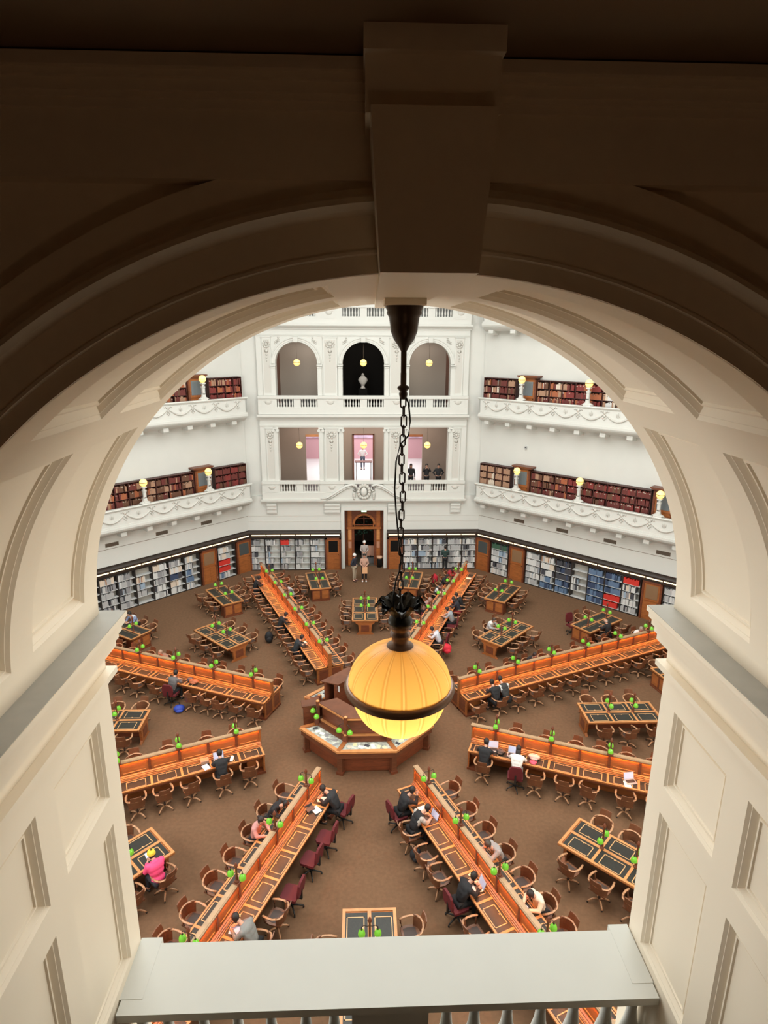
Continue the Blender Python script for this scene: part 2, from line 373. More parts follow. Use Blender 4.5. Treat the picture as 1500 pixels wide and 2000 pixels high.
facade(frame(0,A),False); facade(frame(180,A),False)
# galleries behind the far openings
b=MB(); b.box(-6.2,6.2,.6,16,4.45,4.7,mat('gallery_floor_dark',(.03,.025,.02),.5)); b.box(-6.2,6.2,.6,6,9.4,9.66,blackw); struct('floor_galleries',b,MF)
b=MB(); b.box(-6.4,6.4,.6,6.2,9.2,9.4,taupe); b.box(-6.4,6.4,.6,6.2,14.2,14.4,beige); b.box(-6.4,6.4,4,12.6,9.0,9.2,plaster2); struct('ceiling_galleries',b,MF)
b=MB(); wall(b,-6.4,6.4,4.7,9.2,4.0,4.25,[(-3.85,-2.3,4.7,7.95),(-.68,.66,4.7,7.95),(2.35,3.95,4.7,7.95)],taupe)
b.box(-6.6,-6.4,.5,4.2,4.7,9.2,taupe); b.box(6.4,6.6,.5,4.2,4.7,9.2,taupe)
struct('wall_gallery_partition',b,MF)
b=MB(); b.box(-6.4,6.4,12.4,12.6,4.7,9.2,mat('pink_gallery_wall',(.62,.36,.40),.7)); b.box(-6.4,6.4,12.3,12.4,6.4,7.4,mat('lilac_mural_wall',(.55,.42,.55),.7,noise=(1.5,.35))); struct('wall_annex_back',b,MF)
for s in (-1,1): b=MB(); b.box(*sorted((s*6.4,s*6.6)),4.2,12.6,4.7,9.2,plaster2); struct('wall_annex_side',b,MF)
b=MB(); b.box(-6.4,6.4,4.26,12.4,4.7,4.72,mat('white_gallery_floor',(.8,.8,.8),.6)); struct('floor_annex',b,MF)
b=MB()
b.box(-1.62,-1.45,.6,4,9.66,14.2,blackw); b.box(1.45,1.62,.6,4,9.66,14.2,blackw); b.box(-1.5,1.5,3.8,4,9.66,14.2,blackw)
b.box(-6.4,-1.6,3.8,4,9.66,14.2,beige); b.box(1.6,6.4,3.8,4,9.66,14.2,beige)
b.box(-5.6,-5.35,.6,4,9.66,14.2,wooda); b.box(5.35,5.6,.6,4,9.66,14.2,wooda)
b.box(-6.4,-1.62,3.6,3.8,9.66,10.5,mat('grey_gallery_dado',(.10,.10,.10),.6)); b.box(1.62,6.4,3.6,3.8,9.66,10.5,mat('grey_gallery_dado',(.10,.10,.10),.6))
b.box(-7,7,6.2,6.4,14.9,21,plaster2)
struct('wall_galleries',b,MF)
b=MB(); b.box(-3.85,-2.3,3.96,4.3,7.8,7.95,woodl); b.box(2.35,3.95,3.96,4.3,7.8,7.95,wood); b.box(-.74,-.64,3.9,4.3,4.7,7.98,wooda); b.box(.62,.72,3.9,4.3,4.7,7.98,wooda); b.box(-.74,.72,3.9,4.3,7.92,8.0,wooda); struct('trim_9',b,MF)
# lobby behind the doorway
b=MB(); b.box(-3,3,.5,7,-.3,0,mat('lobby_floor',(.09,.07,.05),.5)); struct('floor_lobby',b,MF)
b=MB(); b.box(-3,3,5.5,5.7,0,4.4,beige); b.box(-3.1,-3,.5,5.7,0,4.4,wooda); b.box(3,3.1,.5,5.7,0,4.4,wooda); b.box(-3,3,.5,5.7,4.2,4.4,wooda); struct('wall_lobby',b,MF)
b=MB()
for s in (-1,1):
    for a,c in ((1.02,1.21),(.78,1.04)):
        x0,x1=sorted((s*a,s*c)); b.box(x0,x1,.45+(.1 if a>1 else 0),.75,0,3.83,wood if a<1 else wooda)
    x0,x1=sorted((s*.8,s*1.0)); b.box(x0,x1,.41,.45,1.2,1.62,mat('tan_door_panel',(.42,.2,.12),.5)); b.box(x0,x1,.42,.45,1.75,2.5,woodl)
    x0,x1=sorted((s*.62,s*.79)); b.box(x0,x1,.5,.7,0,2.5,wooda)
b.box(-1.1,1.1,.36,.7,2.48,2.6,wood); ring(b,[(.60,.7),(.60,.42),(.74,.42),(.74,.7)],wood,cx=0,cz=2.75,N=20)
b.box(-.62,-.56,.45,.7,2.6,2.8,wood); b.box(.56,.62,.45,.7,2.6,2.8,wood)
wall(b,-.8,.8,2.6,3.83,.5,.62,[(-.67,.67,2.6,2.75,True)],wooda)
b.box(-.6,.6,.5,.55,2.7,2.75,wooda); b.box(-.02,.02,.5,.55,2.6,3.35,wooda); b.box(-.5,.5,.5,.54,3.12,3.15,wooda)
o=struct('door_1',b,MF)
T=thing('exit_sign','small lit green exit sign above the wooden doorway arch','sign',MF@Matrix.Translation((0,.3,3.70)))
b=MB(); b.box(-.17,.17,-.03,.03,-.075,.075,mat('sign_case',(.02,.05,.03),.5)); b.build('case',T)
b=MB(); b.box(-.16,.16,-.036,-.03,-.065,.065,exitm); fc=b.build('lit_face',T); fc['label']='bright green lit face'
def textmesh(s,size,m,parent,M,name='lettering'):
    c=bpy.data.curves.new(name,'FONT'); c.body=s; c.size=size; c.align_x='CENTER'; c.align_y='CENTER'; c.extrude=.002
    o=bpy.data.objects.new(name+'_t',c); COL.objects.link(o); bpy.context.view_layer.update()
    me=bpy.data.meshes.new_from_object(o.evaluated_get(bpy.context.evaluated_depsgraph_get())); bpy.data.objects.remove(o)
    me.materials.clear(); me.materials.append(m); q=bpy.data.objects.new(name,me); COL.objects.link(q); q.parent=parent; q.matrix_local=M; return q
textmesh('EXIT',.12,mat('sign_letter_green',(.02,.25,.08),.5),fc,Matrix.Translation((0,-.038,0))@Matrix.Rotation(PI/2,4,'X'))
# balustrades of the far facade
def balus(M,label,cat='balustrade'):
    T=thing('balustrade',label,cat,M,'balustrades in the openings of the far facade')
    b=MB(); b.box(-1.25,1.25,-.24,.02,.57,.76,plaster2); b.build('rail',T)
    b=MB(); b.box(-1.25,1.25,-.18,.0,-.1,.09,plaster2); b.build('plinth',T)
    MB().box(-.2,.21,-.18,.0,.09,.57,plaster2).build('pier',T); MB().box(-1.25,-1.19,-.18,0,.09,.57,plaster2).build('pier',T); MB().box(1.19,1.25,-.18,0,.09,.57,plaster2).build('pier',T)
    for k in range(12):
        x=(-1.11+.165*k) if k<6 else (.29+.165*(k-6)); o=bpy.data.objects.new('baluster',balf); COL.objects.link(o); o.parent=T; o.location=(x,-.1,.09)
b=MB(); b.lathe([(.05,0),(.05,.03),(.028,.05),(.052,.14),(.055,.19),(.03,.32),(.022,.38),(.034,.4),(.03,.42),(.055,.44),(.055,.48)],plaster2,8); balf=b.mesh('baluster')
for zi,zn in ((4.98,'lower row, rectangular bay'),(10.11,'upper row, arched bay')):
    for x,nm in ((-3.91,'left'),(0,'middle'),(3.91,'right')):
        balus(MF@Matrix.Translation((x,0,zi)),f'white balustrade of far facade, {zn}, {nm} opening')
for x,nm in ((-3.91,'left'),(0,'middle'),(3.91,'right')): balus(MF@Matrix.Translation((x,0,15.24)),f'white balustrade of far facade, topmost row, {nm} opening')
# ---------------------------------------------------------------- diagonal walls
def diag(ang,name,full):
    M=frame(ang,A)
    b=MB(); b.box(-7.35,7.35,.08,.35,0,22,plaster2); b.box(-7.25,7.25,.0,.1,2.55,4.35,plaster2)
    struct('wall_'+name,b,M)
    if not full: return
    b=MB()
    for z in (3.46,): b.box(-7.2,7.2,-.004,.002,z,z+.025,mat('groove_shadow_gap',(.2,.16,.12),.8))
    b.sweep([(-.05,2.52),(-.28,2.5),(-.34,2.44),(-.34,2.36),(-.30,2.34),(-.30,2.12),(.1,2.12),(.1,2.56),(-.05,2.56)],-7.2,7.2,mat('black_brown_cornice',(.022,.012,.007),.5))
    struct('trim_'+name,b,M)
def balcony(M,z,nm,full=True):
    T=thing('balcony','white balcony with garland relief, '+nm,'balcony',M@Matrix.Translation((0,0,z)),'white gallery balconies')
    b=MB(); b.sweep([(.08,-.30),(-.45,-.30),(-.62,-.2),(-.72,-.12),(-.72,-.05),(-.84,-.05),(-.88,.03),(-.88,.14),(.08,.14)],-7.0,7.0,plaster2); b.build('slab',T)
    b=MB(); b.box(-7.0,7.0,-.80,-.70,.14,1.0,plaster2); b.box(-7,7,-.83,-.67,.14,.24,plaster2); b.box(-7.0,-6.9,-.8,.1,.14,1.0,plaster2); b.box(6.9,7,-.8,.1,.14,1.0,plaster2); b.build('parapet',T)
    b=MB(); b.sweep([(-.66,1.0),(-.66,1.12),(-.87,1.12),(-.89,1.08),(-.87,1.04),(-.84,1.0)],-7.03,7.03,marble); b.build('rail',T)
    if not full: return
    k=0
    b=MB(); xs=[-6.5+1.43*i for i in range(10)]
    for i,x in enumerate(xs):
        if i<9:
            pts=[(x+1.43*q/8,-.815,.80-.36*math.sin(PI*q/8)) for q in range(9)]
            b.tube(pts,[.025+.035*math.sin(PI*q/8) for q in range(9)],orn,6,rz=None)
            b.tube([(x+.715,-.81,.62),(x+.715,-.81,.9)],.02,orn,5); b.ell((x+.64,-.81,.74),(.025,.03,.1),orn,5,4); b.ell((x+.79,-.81,.74),(.025,.03,.1),orn,5,4)
        for dx,dz,r in ((0,.84,.09),(-.1,.9,.05),(.1,.9,.05),(0,.68,.08),(-.07,.58,.05),(.07,.58,.05),(0,.5,.05),(-.2,.9,.04),(.2,.9,.04)):
            b.ell((x+dx,-.81,dz),(r,.05,r),orn,6,4)
    b.build('garland_relief',T)
    br=MB(); br.box(-.15,.15,-.62,-.42,-.42,-.22,plaster2); br.box(-.1,.1,-.5,.05,-.5,-.3,plaster2); me=br.mesh('bracket')
    for i in range(10):
        o=bpy.data.objects.new('bracket',me); COL.objects.link(o); o.parent=T; o.location=(-6.55+1.42*i,0,0)
def blamp(M,label):
    T=thing('balcony_lamp',label,'lamp',M,'globe lamps on balcony pedestals')
    b=MB(); b.box(-.2,.2,-.1,.1,0,.06,plaster2); b.sweep([(-.08,.04),(.08,.04),(.06,.3),(.06,.7),(-.06,.7),(-.06,.3)],-.07,.07,plaster2)
    b.add([(-.32,-.06,.05),(.32,-.06,.05),(.12,-.06,.16),(.075,-.06,.36),(-.075,-.06,.36),(-.12,-.06,.16),(-.32,.06,.05),(.32,.06,.05),(.12,.06,.16),(.075,.06,.36),(-.075,.06,.36),(-.12,.06,.16)],[(0,1,2,3,4,5),(11,10,9,8,7,6),(0,6,7,1),(1,7,8,2),(2,8,9,3),(3,9,10,4),(4,10,11,5),(5,11,6,0)],plaster2)
    b.box(-.09,.09,-.09,.09,.66,.74,plaster2); b.box(-.11,.11,-.11,.11,.86,.93,plaster2); b.lathe([(.08,.74),(.06,.78),(.08,.86)],plaster2,10); b.build('pedestal',T)
    b=MB(); b.ell((0,0,1.13),(.2,.2,.205),globe,16,10); b.build('globe',T)
    b=MB(); b.tube([(.203*math.cos(t*PI/8),.203*math.sin(t*PI/8),1.13) for t in range(16)],.012,bronze,5,closed=True); b.build('band',T)
ML,MR=frame(135,A),frame(45,A)
for ang,nm,full in ((45,'diagonal_right',True),(135,'diagonal_left',True),(-45,'diagonal_near_right',False),(-135,'diagonal_near_left',False)):
    diag(ang,nm,full)
for M,s,sn in ((MR,1,'right'),(ML,-1,'left')):
    for z,zn in ((4.60,'lower tier'),(9.72,'middle tier'),(14.85,'upper tier')):
        balcony(M,z,f'{zn}, {sn} of the far facade')
    for z,zn,ts in ((5.72,'lower',(-4.2,-.36,3.85)),(10.84,'middle',(-4.25,-.33,3.85))):
        for i,t in enumerate(ts):
            blamp(M@Matrix.Translation((s*t,-.77,z)),f'yellow globe lamp on white pedestal, {zn} {sn} balcony, {("first","second","third")[i]} from far facade')
    for i,t in enumerate((-4.3,-1.5,1.3,4.1)):
        T=thing('air_vent',f'brown wall vent below lower {sn} balcony, {("first","second","third","fourth")[i]} from far facade','vent',M@Matrix.Translation((s*t,-.01,3.69)),'brown wall vents')
        b=MB(); b.box(-.35,.35,-.01,.01,-.1,.1,vent); b.build('frame',T)
        b=MB(); [b.box(-.32,.32,-.02,-.01,-.085+.035*k,-.07+.035*k,mat('vent_slat',(.07,.05,.035),.6)) for k in range(5)]; b.build('slats',T)
T=tag(MB().box(-.06,.06,-.04,.06,-.08,.08,mat('grey_box',(.4,.4,.4),.5)).box(-.03,.03,-.05,-.04,-.02,.03,black).build('wall_sensor',None,MR@Matrix.Translation((-4.2,.03,8.1))),'small grey sensor box high on bare right wall between balconies','sensor')
# far wall cornice above shelves
b=MB()
for a,c in ((-7.2,-1.43),(1.43,7.2)):
    b.sweep([(-.05,2.52),(-.26,2.5),(-.32,2.44),(-.32,2.36),(-.28,2.34),(-.28,2.12),(.0,2.12),(.0,2.56)],a,c,mat('black_brown_cornice',(.022,.012,.007),.5))
struct('trim_10',b,MF)
# lights along bookcase cornices
def lstrip(M,x0,x1,y,label):
    n=max(1,round((x1-x0)/.9)); T=thing('cornice_light',label,'light',M,'strip lights over the bookcases')
    for i in range(n):
        a=x0+(x1-x0)*i/n+.03; c=x0+(x1-x0)*(i+1)/n-.03
        b=MB(); b.box(a,c,y-.025,y,2.28,2.34,shelfl); b.build('light_tube',T)
lstrip(MF,-7.0,-1.5,-.30,'warm strip light over bookcases left of the doorway'); lstrip(MF,1.5,7.0,-.30,'warm strip light over bookcases right of the doorway')
lstrip(MR,-7.0,7.0,-.32,'warm strip light over bookcases along right diagonal wall'); lstrip(ML,-7.0,7.0,-.32,'warm strip light over bookcases along left diagonal wall')
# ---------------------------------------------------------------- bookcases, doors, books
BOOKS=[]
PAL={'maroon':(.125,.024,.019),'dark red':(.19,.026,.022),'brown':(.12,.05,.027),'tan':(.36,.205,.13),'cream':(.62,.52,.42),'pale grey':(.40,.40,.40),'white':(.60,.595,.58),'mid grey':(.25,.25,.26),'charcoal':(.05,.05,.06),'navy':(.035,.055,.11),'steel blue':(.10,.16,.26),'light blue':(.28,.36,.45),'bright red':(.55,.03,.02),'dark green':(.04,.10,.06),'rust':(.34,.10,.04)}
BMAT={k:mat('book_'+k.replace(' ','_'),v,.6) for k,v in PAL.items()}
pagem=mat('book_pages',(.6,.55,.45),.8)
BM={}
def bookmesh(c):
    if c not in BM:
        b=MB(); b.box(-.5,.5,-.5,-.42,0,1,BMAT[c]); b.box(-.5,-.38,-.42,.5,0,1,BMAT[c]); b.box(.38,.5,-.42,.5,0,1,BMAT[c]); b.box(-.38,.38,-.42,.46,.03,.97,pagem)
        b.box(-.5,.5,-.512,-.5,.72,.80,pagem if c in('maroon','dark red','brown','navy') else BMAT['charcoal'])
        BM[c]=b.mesh('book')
    return BM[c]
STY={'white':(('white',5),('pale grey',5),('mid grey',2),('light blue',1),('charcoal',1),('cream',1)),'grey':(('pale grey',5),('mid grey',4),('white',2),('charcoal',2),('light blue',1)),
'cream':(('cream',5),('white',4),('pale grey',2),('tan',1)),'bluish':(('light blue',3),('pale grey',4),('steel blue',2),('white',2)),'blackj':(('charcoal',6),('navy',3)),'bluej':(('navy',4),('steel blue',5)),
'maroon':(('maroon',8),('dark red',4),('brown',3)),'brown':(('brown',6),('maroon',5),('rust',2),('tan',2)),'tan':(('tan',8),('cream',1)),'red':(('dark red',5),('maroon',3),('rust',2),('tan',1)),
'mixed':(('tan',3),('brown',2),('maroon',3),('mid grey',1),('rust',2),('cream',1)),'redj':(('bright red',6),),'greenj':(('dark green',5),('charcoal',1)),'light':(('cream',3),('tan',3),('white',1))}
rb=random.Random(3)
def fill(M,x0,x1,z,hmax,sty,lbl,fillr=1,thick=(.025,.05),dep=.2,y=-.02):
    x=x0+.01; end=x0+(x1-x0)*fillr; cs=[c for c,n in STY[sty] for _ in range(n)]; c=rb.choice(cs)
    while True:
        w=rb.uniform(*thick); 
        if x+w>end-.005: break
        if rb.random()<.35: c=rb.choice(cs)
        h=hmax*rb.uniform(.68,.92); BOOKS.append((M@Matrix.Translation((x+w/2,y,z)),w*.94,dep,h,c,lbl)); x+=w
        if rb.random()<.03: x+=.05
def bookcase(M,x0,x1,z0,h,rows,cols,label,styles,fills,m,backm,lbl,grp,dep=.3,thick=(.03,.055),shm=None,z00=.08):
    T=thing('bookcase',label,'bookcase',M@Matrix.Translation(((x0+x1)/2,0,z0)),grp); w=(x1-x0)/2
    b=MB(); b.box(-w,-w+.03,-dep,.08,0,h,m); b.box(w-.03,w,-dep,.08,0,h,m); b.box(-w,w,-dep,.08,h-.03,h,m); b.box(-w,w,-dep,.08,0,z00-.02,m)
    for c in range(1,cols): x=-w+2*w*c/cols; b.box(x-.015,x+.015,-dep+.01,.08,z00,h-.03,m)
    b.build('frame',T); b=MB(); b.box(-w,w,.05,.075,0,h,backm); b.build('back_panel',T)
    b=MB(); b.box(-w+.03,w-.03,-dep+.005,.05,-.02,0,shm or m); me=b.mesh('shelf')
    for r in range(rows):
        z=z00+(h-z00-.03)*r/rows; o=bpy.data.objects.new('shelf',me); COL.objects.link(o); o.parent=T; o.location=(0,0,z)
        for c in range(cols):
            xa=-w+2*w*c/cols+.02; xb=-w+2*w*(c+1)/cols-.02
            st=styles(r,c); f=fills(r,c)
            if st and f>0: fill(M@Matrix.Translation(((x0+x1)/2,-dep+.14,z0)),xa,xb,z,(h-z00)/rows-.03,st,lbl(rows-r,c),f,thick,dep=.2)
ORD=('first','second','third','fourth','fifth','sixth','seventh','eighth','ninth','tenth','eleventh','twelfth','thirteenth','fourteenth')
gcase=mat('gallery_case_wood',(.055,.014,.010),.5)
def rowname(k): return ('top','second','third','fourth','lowest')[min(k-1,4)]
def doorset(n,M,x0,x1,z0,h,pane,leaf=wood,crown=True,head=None):
    b=MB(); b.box(x0,x0+.1,-.32,.1,0,h,wooda); b.box(x1-.1,x1,-.32,.1,0,h,wooda); b.box(x0,x1,-.32,.1,h-.1,h,wooda)
    if crown: b.box(x0-.1,x1+.1,-.42,.1,h,h+.05,wooda); b.box(x0-.15,x1+.15,-.46,.1,h+.05,h+.12,wooda)
    o=struct('door_%d'%n,b,M@Matrix.Translation((0,0,z0)))
    b=MB(); b.box(x0+.1,x1-.1,-.28,-.22,0,h-.1,leaf); xm=(x0+x1)/2
    for a,c in ((x0+.2,xm-.04),(xm+.04,x1-.2)): b.box(a,c,-.29,-.28,.12,h*.46,wooda if False else leaf)
    b.box(x0+.1,x1-.1,-.30,-.28,h*.5,h*.5+.06,leaf); b.build('door_leaf',o)
    b=MB(); b.box(x0+.2,x1-.2,-.295,-.28,h*.56,h-.2,pane); b.build('window_pane',o)
    b=MB(); b.ell((x1-.16,-.32,h*.48),(.025,.025,.025),bronze,8,5); b.build('door_handle',o)
nd=[1]
def door(*a,**k): nd[0]+=1; doorset(nd[0],*a,**k)
gp=mat('gallery_door_glass',(.14,.16,.17),.15)
gst={('right','lower'):(lambda r,c:'tan',lambda r,c:'brown' if c<3 else 'maroon'),('right','middle'):(lambda r,c:'brown' if c>1 and r<4 else 'mixed',lambda r,c:'mixed' if c<2 else ('red' if c<5 else 'light')),
('left','lower'):(lambda r,c:'maroon',lambda r,c:'brown'),('left','middle'):(lambda r,c:'red',lambda r,c:'mixed')}
for M,s,sn in ((MR,1,'right'),(ML,-1,'left')):
    for z,zn in ((4.74,'lower'),(9.84,'middle')):
        sa,sb=gst[(sn,zn)]
        for (a,c),cols,st,un in (((-7.06,-4.9),4,sa,'short bookcase'),((-3.55,3.25),9,sb,'long bookcase')):
            x0,x1=sorted((s*a,s*c))
            cc=(lambda col,cols=cols: col if s>0 else cols-1-col)
            bookcase(M,x0,x1,z,2.12,5,cols,f'dark wooden {un} full of bound volumes on {zn} {sn} gallery',lambda r,c,st=st,cc=cc:st(r,cc(c)),lambda r,c:rb.choice((1,1,1,.93)),gcase,gcase,
              lambda rw,c,cc=cc,un=un,zn=zn,sn=sn:(f'bound volume, {rowname(rw)} row, {ORD[cc(c)]} bay from far facade, {zn} {sn} gallery {un}'),'gallery bookcases',thick=(.045,.075))
        for a,c in ((-4.62,-3.62),(3.36,4.4)):
            x0,x1=sorted((s*a,s*c)); door(M,x0,x1,z,2.22,gp)
whiteshelf=mat('white_metal_shelf',(.55,.55,.54),.5)
case=mat('black_case_frame',(.02,.016,.014),.5)
def gstyle(*rows): return lambda r,c:rows[len(rows)-1-r]
units=[(-3.5+.97*i,-3.5+.97*(i+1)) for i in range(7)]
RS=[['greenj','bluish','bluish','white','white'],['white']*5,['cream','cream','white','bluish','bluej'],['blackj','blackj','blackj','bluej','bluej'],[None,None,'white','white',None],['bluej']*5,['bluej','bluej','bluej','redj','redj'],['redj','white','white','white','white']]
RF=[1,1,.95,1,.45,1,.98,.85]
LS=[['white','white','redj','redj','bluish'],['white','white','bluish','bluish','white'],['grey','cream','blackj','cream','grey'],['cream','grey','grey','white','white'],[None,'cream','grey','white',None],['grey']*5,['cream','grey','grey','grey','grey'],['cream','white','grey','white','cream']]
LF=[.75,.6,.8,.85,.6,.75,.85,.8]
des={'white':'pale books','cream':'cream and white books','blackj':'black and navy journals','bluej':'blue journals','redj':'red boxes above pale books','greenj':'green and bluish volumes','grey':'grey books'}
for M,s,sn,SS,FF in ((MR,1,'right',RS,RF),(ML,-1,'left',LS,LF)):
    for i,(a,c) in enumerate([(-5.95,-4.72)]+units):
        x0,x1=sorted((s*a,s*c)); d=des.get(SS[i][0],'a few scattered books' if SS[i][0] is None else 'books')
        bookcase(M,x0,x1,0,2.1,5,1,f'floor bookcase of {d}, {ORD[i]} from far facade along {sn} diagonal wall',gstyle(*SS[i]),lambda r,c,f=FF[i]:min(1,f*rb.uniform(.85,1.1)),case,cream,
          lambda rw,c,i=i,sn=sn:f'book, {rowname(rw)} shelf, {ORD[i]} floor bookcase from far facade, {sn} diagonal wall','floor bookcases',shm=whiteshelf)
    x0,x1=sorted((s*4.45,s*5.6)); bookcase(M,x0,x1,0,2.1,5,1,f'floor bookcase of pale books beyond the wooden door, {sn} diagonal wall',gstyle(*['white']*5),lambda r,c:.8,case,cream,
          lambda rw,c,sn=sn:f'book, {rowname(rw)} shelf, bookcase beyond wooden door, {sn} diagonal wall','floor bookcases',shm=whiteshelf)
    for a,c in ((-4.66,-3.6),(3.36,4.38)): x0,x1=sorted((s*a,s*c)); door(M,x0,x1,0,2.12,mat('amber_door_glass',(.22,.13,.07),.15),crown=False)
    x0,x1=sorted((s*-7.12,s*-6.05)); door(M,x0,x1,0,2.12,glassd,crown=False)
for i in range(5):
    a=-7.1+.93*i; bookcase(MF,a,a+.92,0,2.1,5,1,f'floor bookcase of sparse pale books on far wall, {ORD[4-i]} left of the doorway',gstyle(*[['grey','white','grey','grey','white'],['white','grey','white','grey','grey'],['redj','grey','grey','white','grey'],['grey','white','grey','grey','white'],['white','grey','white','grey','grey']][i]),lambda r,c:rb.choice((.35,.5,.6,.7)),case,cream,
        lambda rw,c,i=i:f'book, {rowname(rw)} shelf, {ORD[4-i]} far wall bookcase left of doorway','floor bookcases',shm=whiteshelf)
    a=2.45+.93*i; bookcase(MF,a,a+.92,0,2.1,5,1,f'floor bookcase of packed pale books on far wall, {ORD[i]} right of the doorway',gstyle(*['white','grey','white','white','white']),lambda r,c:rb.choice((.85,.95,1)),case,cream,
        lambda rw,c,i=i:f'book, {rowname(rw)} shelf, {ORD[i]} far wall bookcase right of doorway','floor bookcases',shm=whiteshelf)
for a,c in ((-2.42,-1.45),(1.45,2.42)): door(MF,a,c,0,2.12,blackw,crown=False)
def score(bk):
    M,w,d,h,c,l=bk; p=M.translation
    return (w*h/((p-CAM).length**2)) if inview(p,-12,0) and p.z>5.3 or (inview(p,-25,0) and p.z<3) else 0
BOOKS.sort(key=score,reverse=True)
mass=MB()
for k,(M,w,d,h,c,l) in enumerate(BOOKS):
    MM=M@Matrix.Diagonal((w,d,h,1))
    if k<300:
        o=bpy.data.objects.new('book',bookmesh(c)); COL.objects.link(o); o.matrix_world=MM; tag(o,c+' '+l,'book',('volumes, ' if 'bound' in l else 'books, ')+l.split(', ',1)[1])
    else:
        mass.add([(-.5,-.5,0),(.5,-.5,0),(.5,.5,0),(-.5,.5,0),(-.5,-.5,1),(.5,-.5,1),(.5,.5,1),(-.5,.5,1)],[(4,5,6,7),(0,1,5,4),(1,2,6,5),(3,0,4,7)],BMAT[c],MM)
tag(mass.build('books'),'rows of grey, white, blue, brown and maroon books filling the wall bookcases','books',None,'stuff')
# ---------------------------------------------------------------- swivel armchair, office chair
I4=Matrix.Identity(4)
FAR=Matrix.Translation((0,0,-50))
def mk_armchair():
    T=thing('swivel_armchair','x','chair',I4)
    b=MB(); b.prism([(-.22,-.2),(.22,-.2),(.25,.05),(.22,.22),(-.22,.22),(-.25,.05)],.42,.46,woodc); b.prism([(-.16,-.14),(.16,-.14),(.18,.05),(.15,.16),(-.15,.16),(-.18,.05)],.46,.465,mat('brown_seat_pad',(.055,.032,.024),.6)); b.build('seat',T)
    pts=[(.25,.24,.67),(.285,.1,.68),(.29,-.05,.69),(.245,-.19,.715),(.13,-.275,.74),(0,-.30,.75),(-.13,-.275,.74),(-.245,-.19,.715),(-.29,-.05,.69),(-.285,.1,.68),(-.25,.24,.67)]
    b=MB(); b.tube(pts,[.028,.034,.03,.03,.032,.034,.032,.03,.03,.034,.028],woodr,6,rz=.017); b.build('arm_rail',T)
    b=MB()  # curved solid back
    P=[];Fs=[]; N=8
    for i in range(N+1):
        a=math.radians(205+130*i/N)
        for rr_,z in ((.235,.46),(.285,.74),(.305,.74),(.255,.46)): P.append((rr_*math.cos(a),rr_*math.sin(a)*.98,z))
    for i in range(N):
        for k in range(4): Fs.append((4*i+k,4*i+4+k,4*i+4+(k+1)%4,4*i+(k+1)%4))
    b.add(P,Fs,woodc); 
    b.add([(x,y,z) for z,e in ((.74,0),(.93,.05)) for x,y in ((-.17+e*.3,-.30-e),(0,-.325-e),(.17-e*.3,-.30-e),(.17-e*.3,-.275-e),(0,-.30-e),(-.17+e*.3,-.275-e))],[(6,7,10,11),(7,8,9,10),(0,1,7,6),(1,2,8,7),(3,4,10,9),(4,5,11,10),(0,6,11,5),(2,3,9,8)],woodc)
    b.build('backrest',T)
    for s in (-1,1): b=MB(); b.tube([(s*.22,.17,.45),(s*.26,.2,.56),(s*.262,.2,.66)],.02,woodc,6); b.build('arm_post',T)
    b=MB(); b.lathe([(.035,.1),(.04,.14),(.022,.2),(.022,.34),(.05,.38),(.12,.42)],mat('dark_chair_column',(.04,.025,.02),.4),8); b.build('column',T)
    lg=MB(); lg.tube([(.03,0,.13),(.14,0,.14),(.24,0,.09),(.29,0,.045)],[.028,.026,.022,.018],woodr,6); lg.ell((.29,0,.025),(.025,.02,.025),black,6,4); me=lg.mesh('leg')
    for k in range(4):
        o=bpy.data.objects.new('leg',me); COL.objects.link(o); o.parent=T; o.rotation_euler=(0,0,PI/4+k*PI/2)
    return T
def mk_office():
    T=thing('office_chair','x','chair',I4)
    b=MB(); b.prism([(-.24,-.2),(.24,-.2),(.25,.18),(.18,.24),(-.18,.24),(-.25,.18)],.43,.50,redf); b.build('seat',T)
    b=MB(); b.prism([(-.19,0),(.19,0),(.22,.15),(.2,.4),(.13,.48),(-.13,.48),(-.2,.4),(-.22,.15)],-.03,.03,redf,Matrix.Translation((0,-.25,.55))@Matrix.Rotation(PI/2+.12,4,'X')); b.build('backrest',T)
    b=MB(); b.box(-.03,.03,-.30,-.26,.38,.75,black); b.box(-.03,.03,-.28,0,.38,.42,black); b.build('back_bracket',T)
    b=MB(); b.lathe([(.04,.08),(.025,.12),(.025,.42),(.1,.43)],black,8); b.build('column',T)
    lg=MB(); lg.tube([(.02,0,.12),(.3,0,.07)],[.025,.018],black,6); lg.ell((.3,0,.03),(.03,.025,.03),black,6,4); me=lg.mesh('leg')
    for k in range(5):
        o=bpy.data.objects.new('leg',me); COL.objects.link(o); o.parent=T; o.rotation_euler=(0,0,k*2*PI/5)
    return T
ac0=mk_armchair(); oc0=mk_office(); rc=random.Random(11); used={}
def place(root,M,label,group=None):
    if root.name not in used:
        used[root.name]=1
        if root.name not in KIDS: KIDS[root.name]=[(c,[g for g in bpy.data.objects if g.parent==c]) for c in bpy.data.objects if c.parent==root]
        root.matrix_world=M; root['label']=label
        if group: root['group']=group
        return root
    return dup(root,M,label,group)
def chair(x,y,face,label,office=False,jit=.25,force=False):
    if not (force or inview((x,y,.6))): return
    a=face-PI/2+rc.uniform(-jit,jit)
    place(oc0 if office else ac0,RZ(x,y,0,a),label,'red office chairs' if office else 'wooden swivel armchairs')
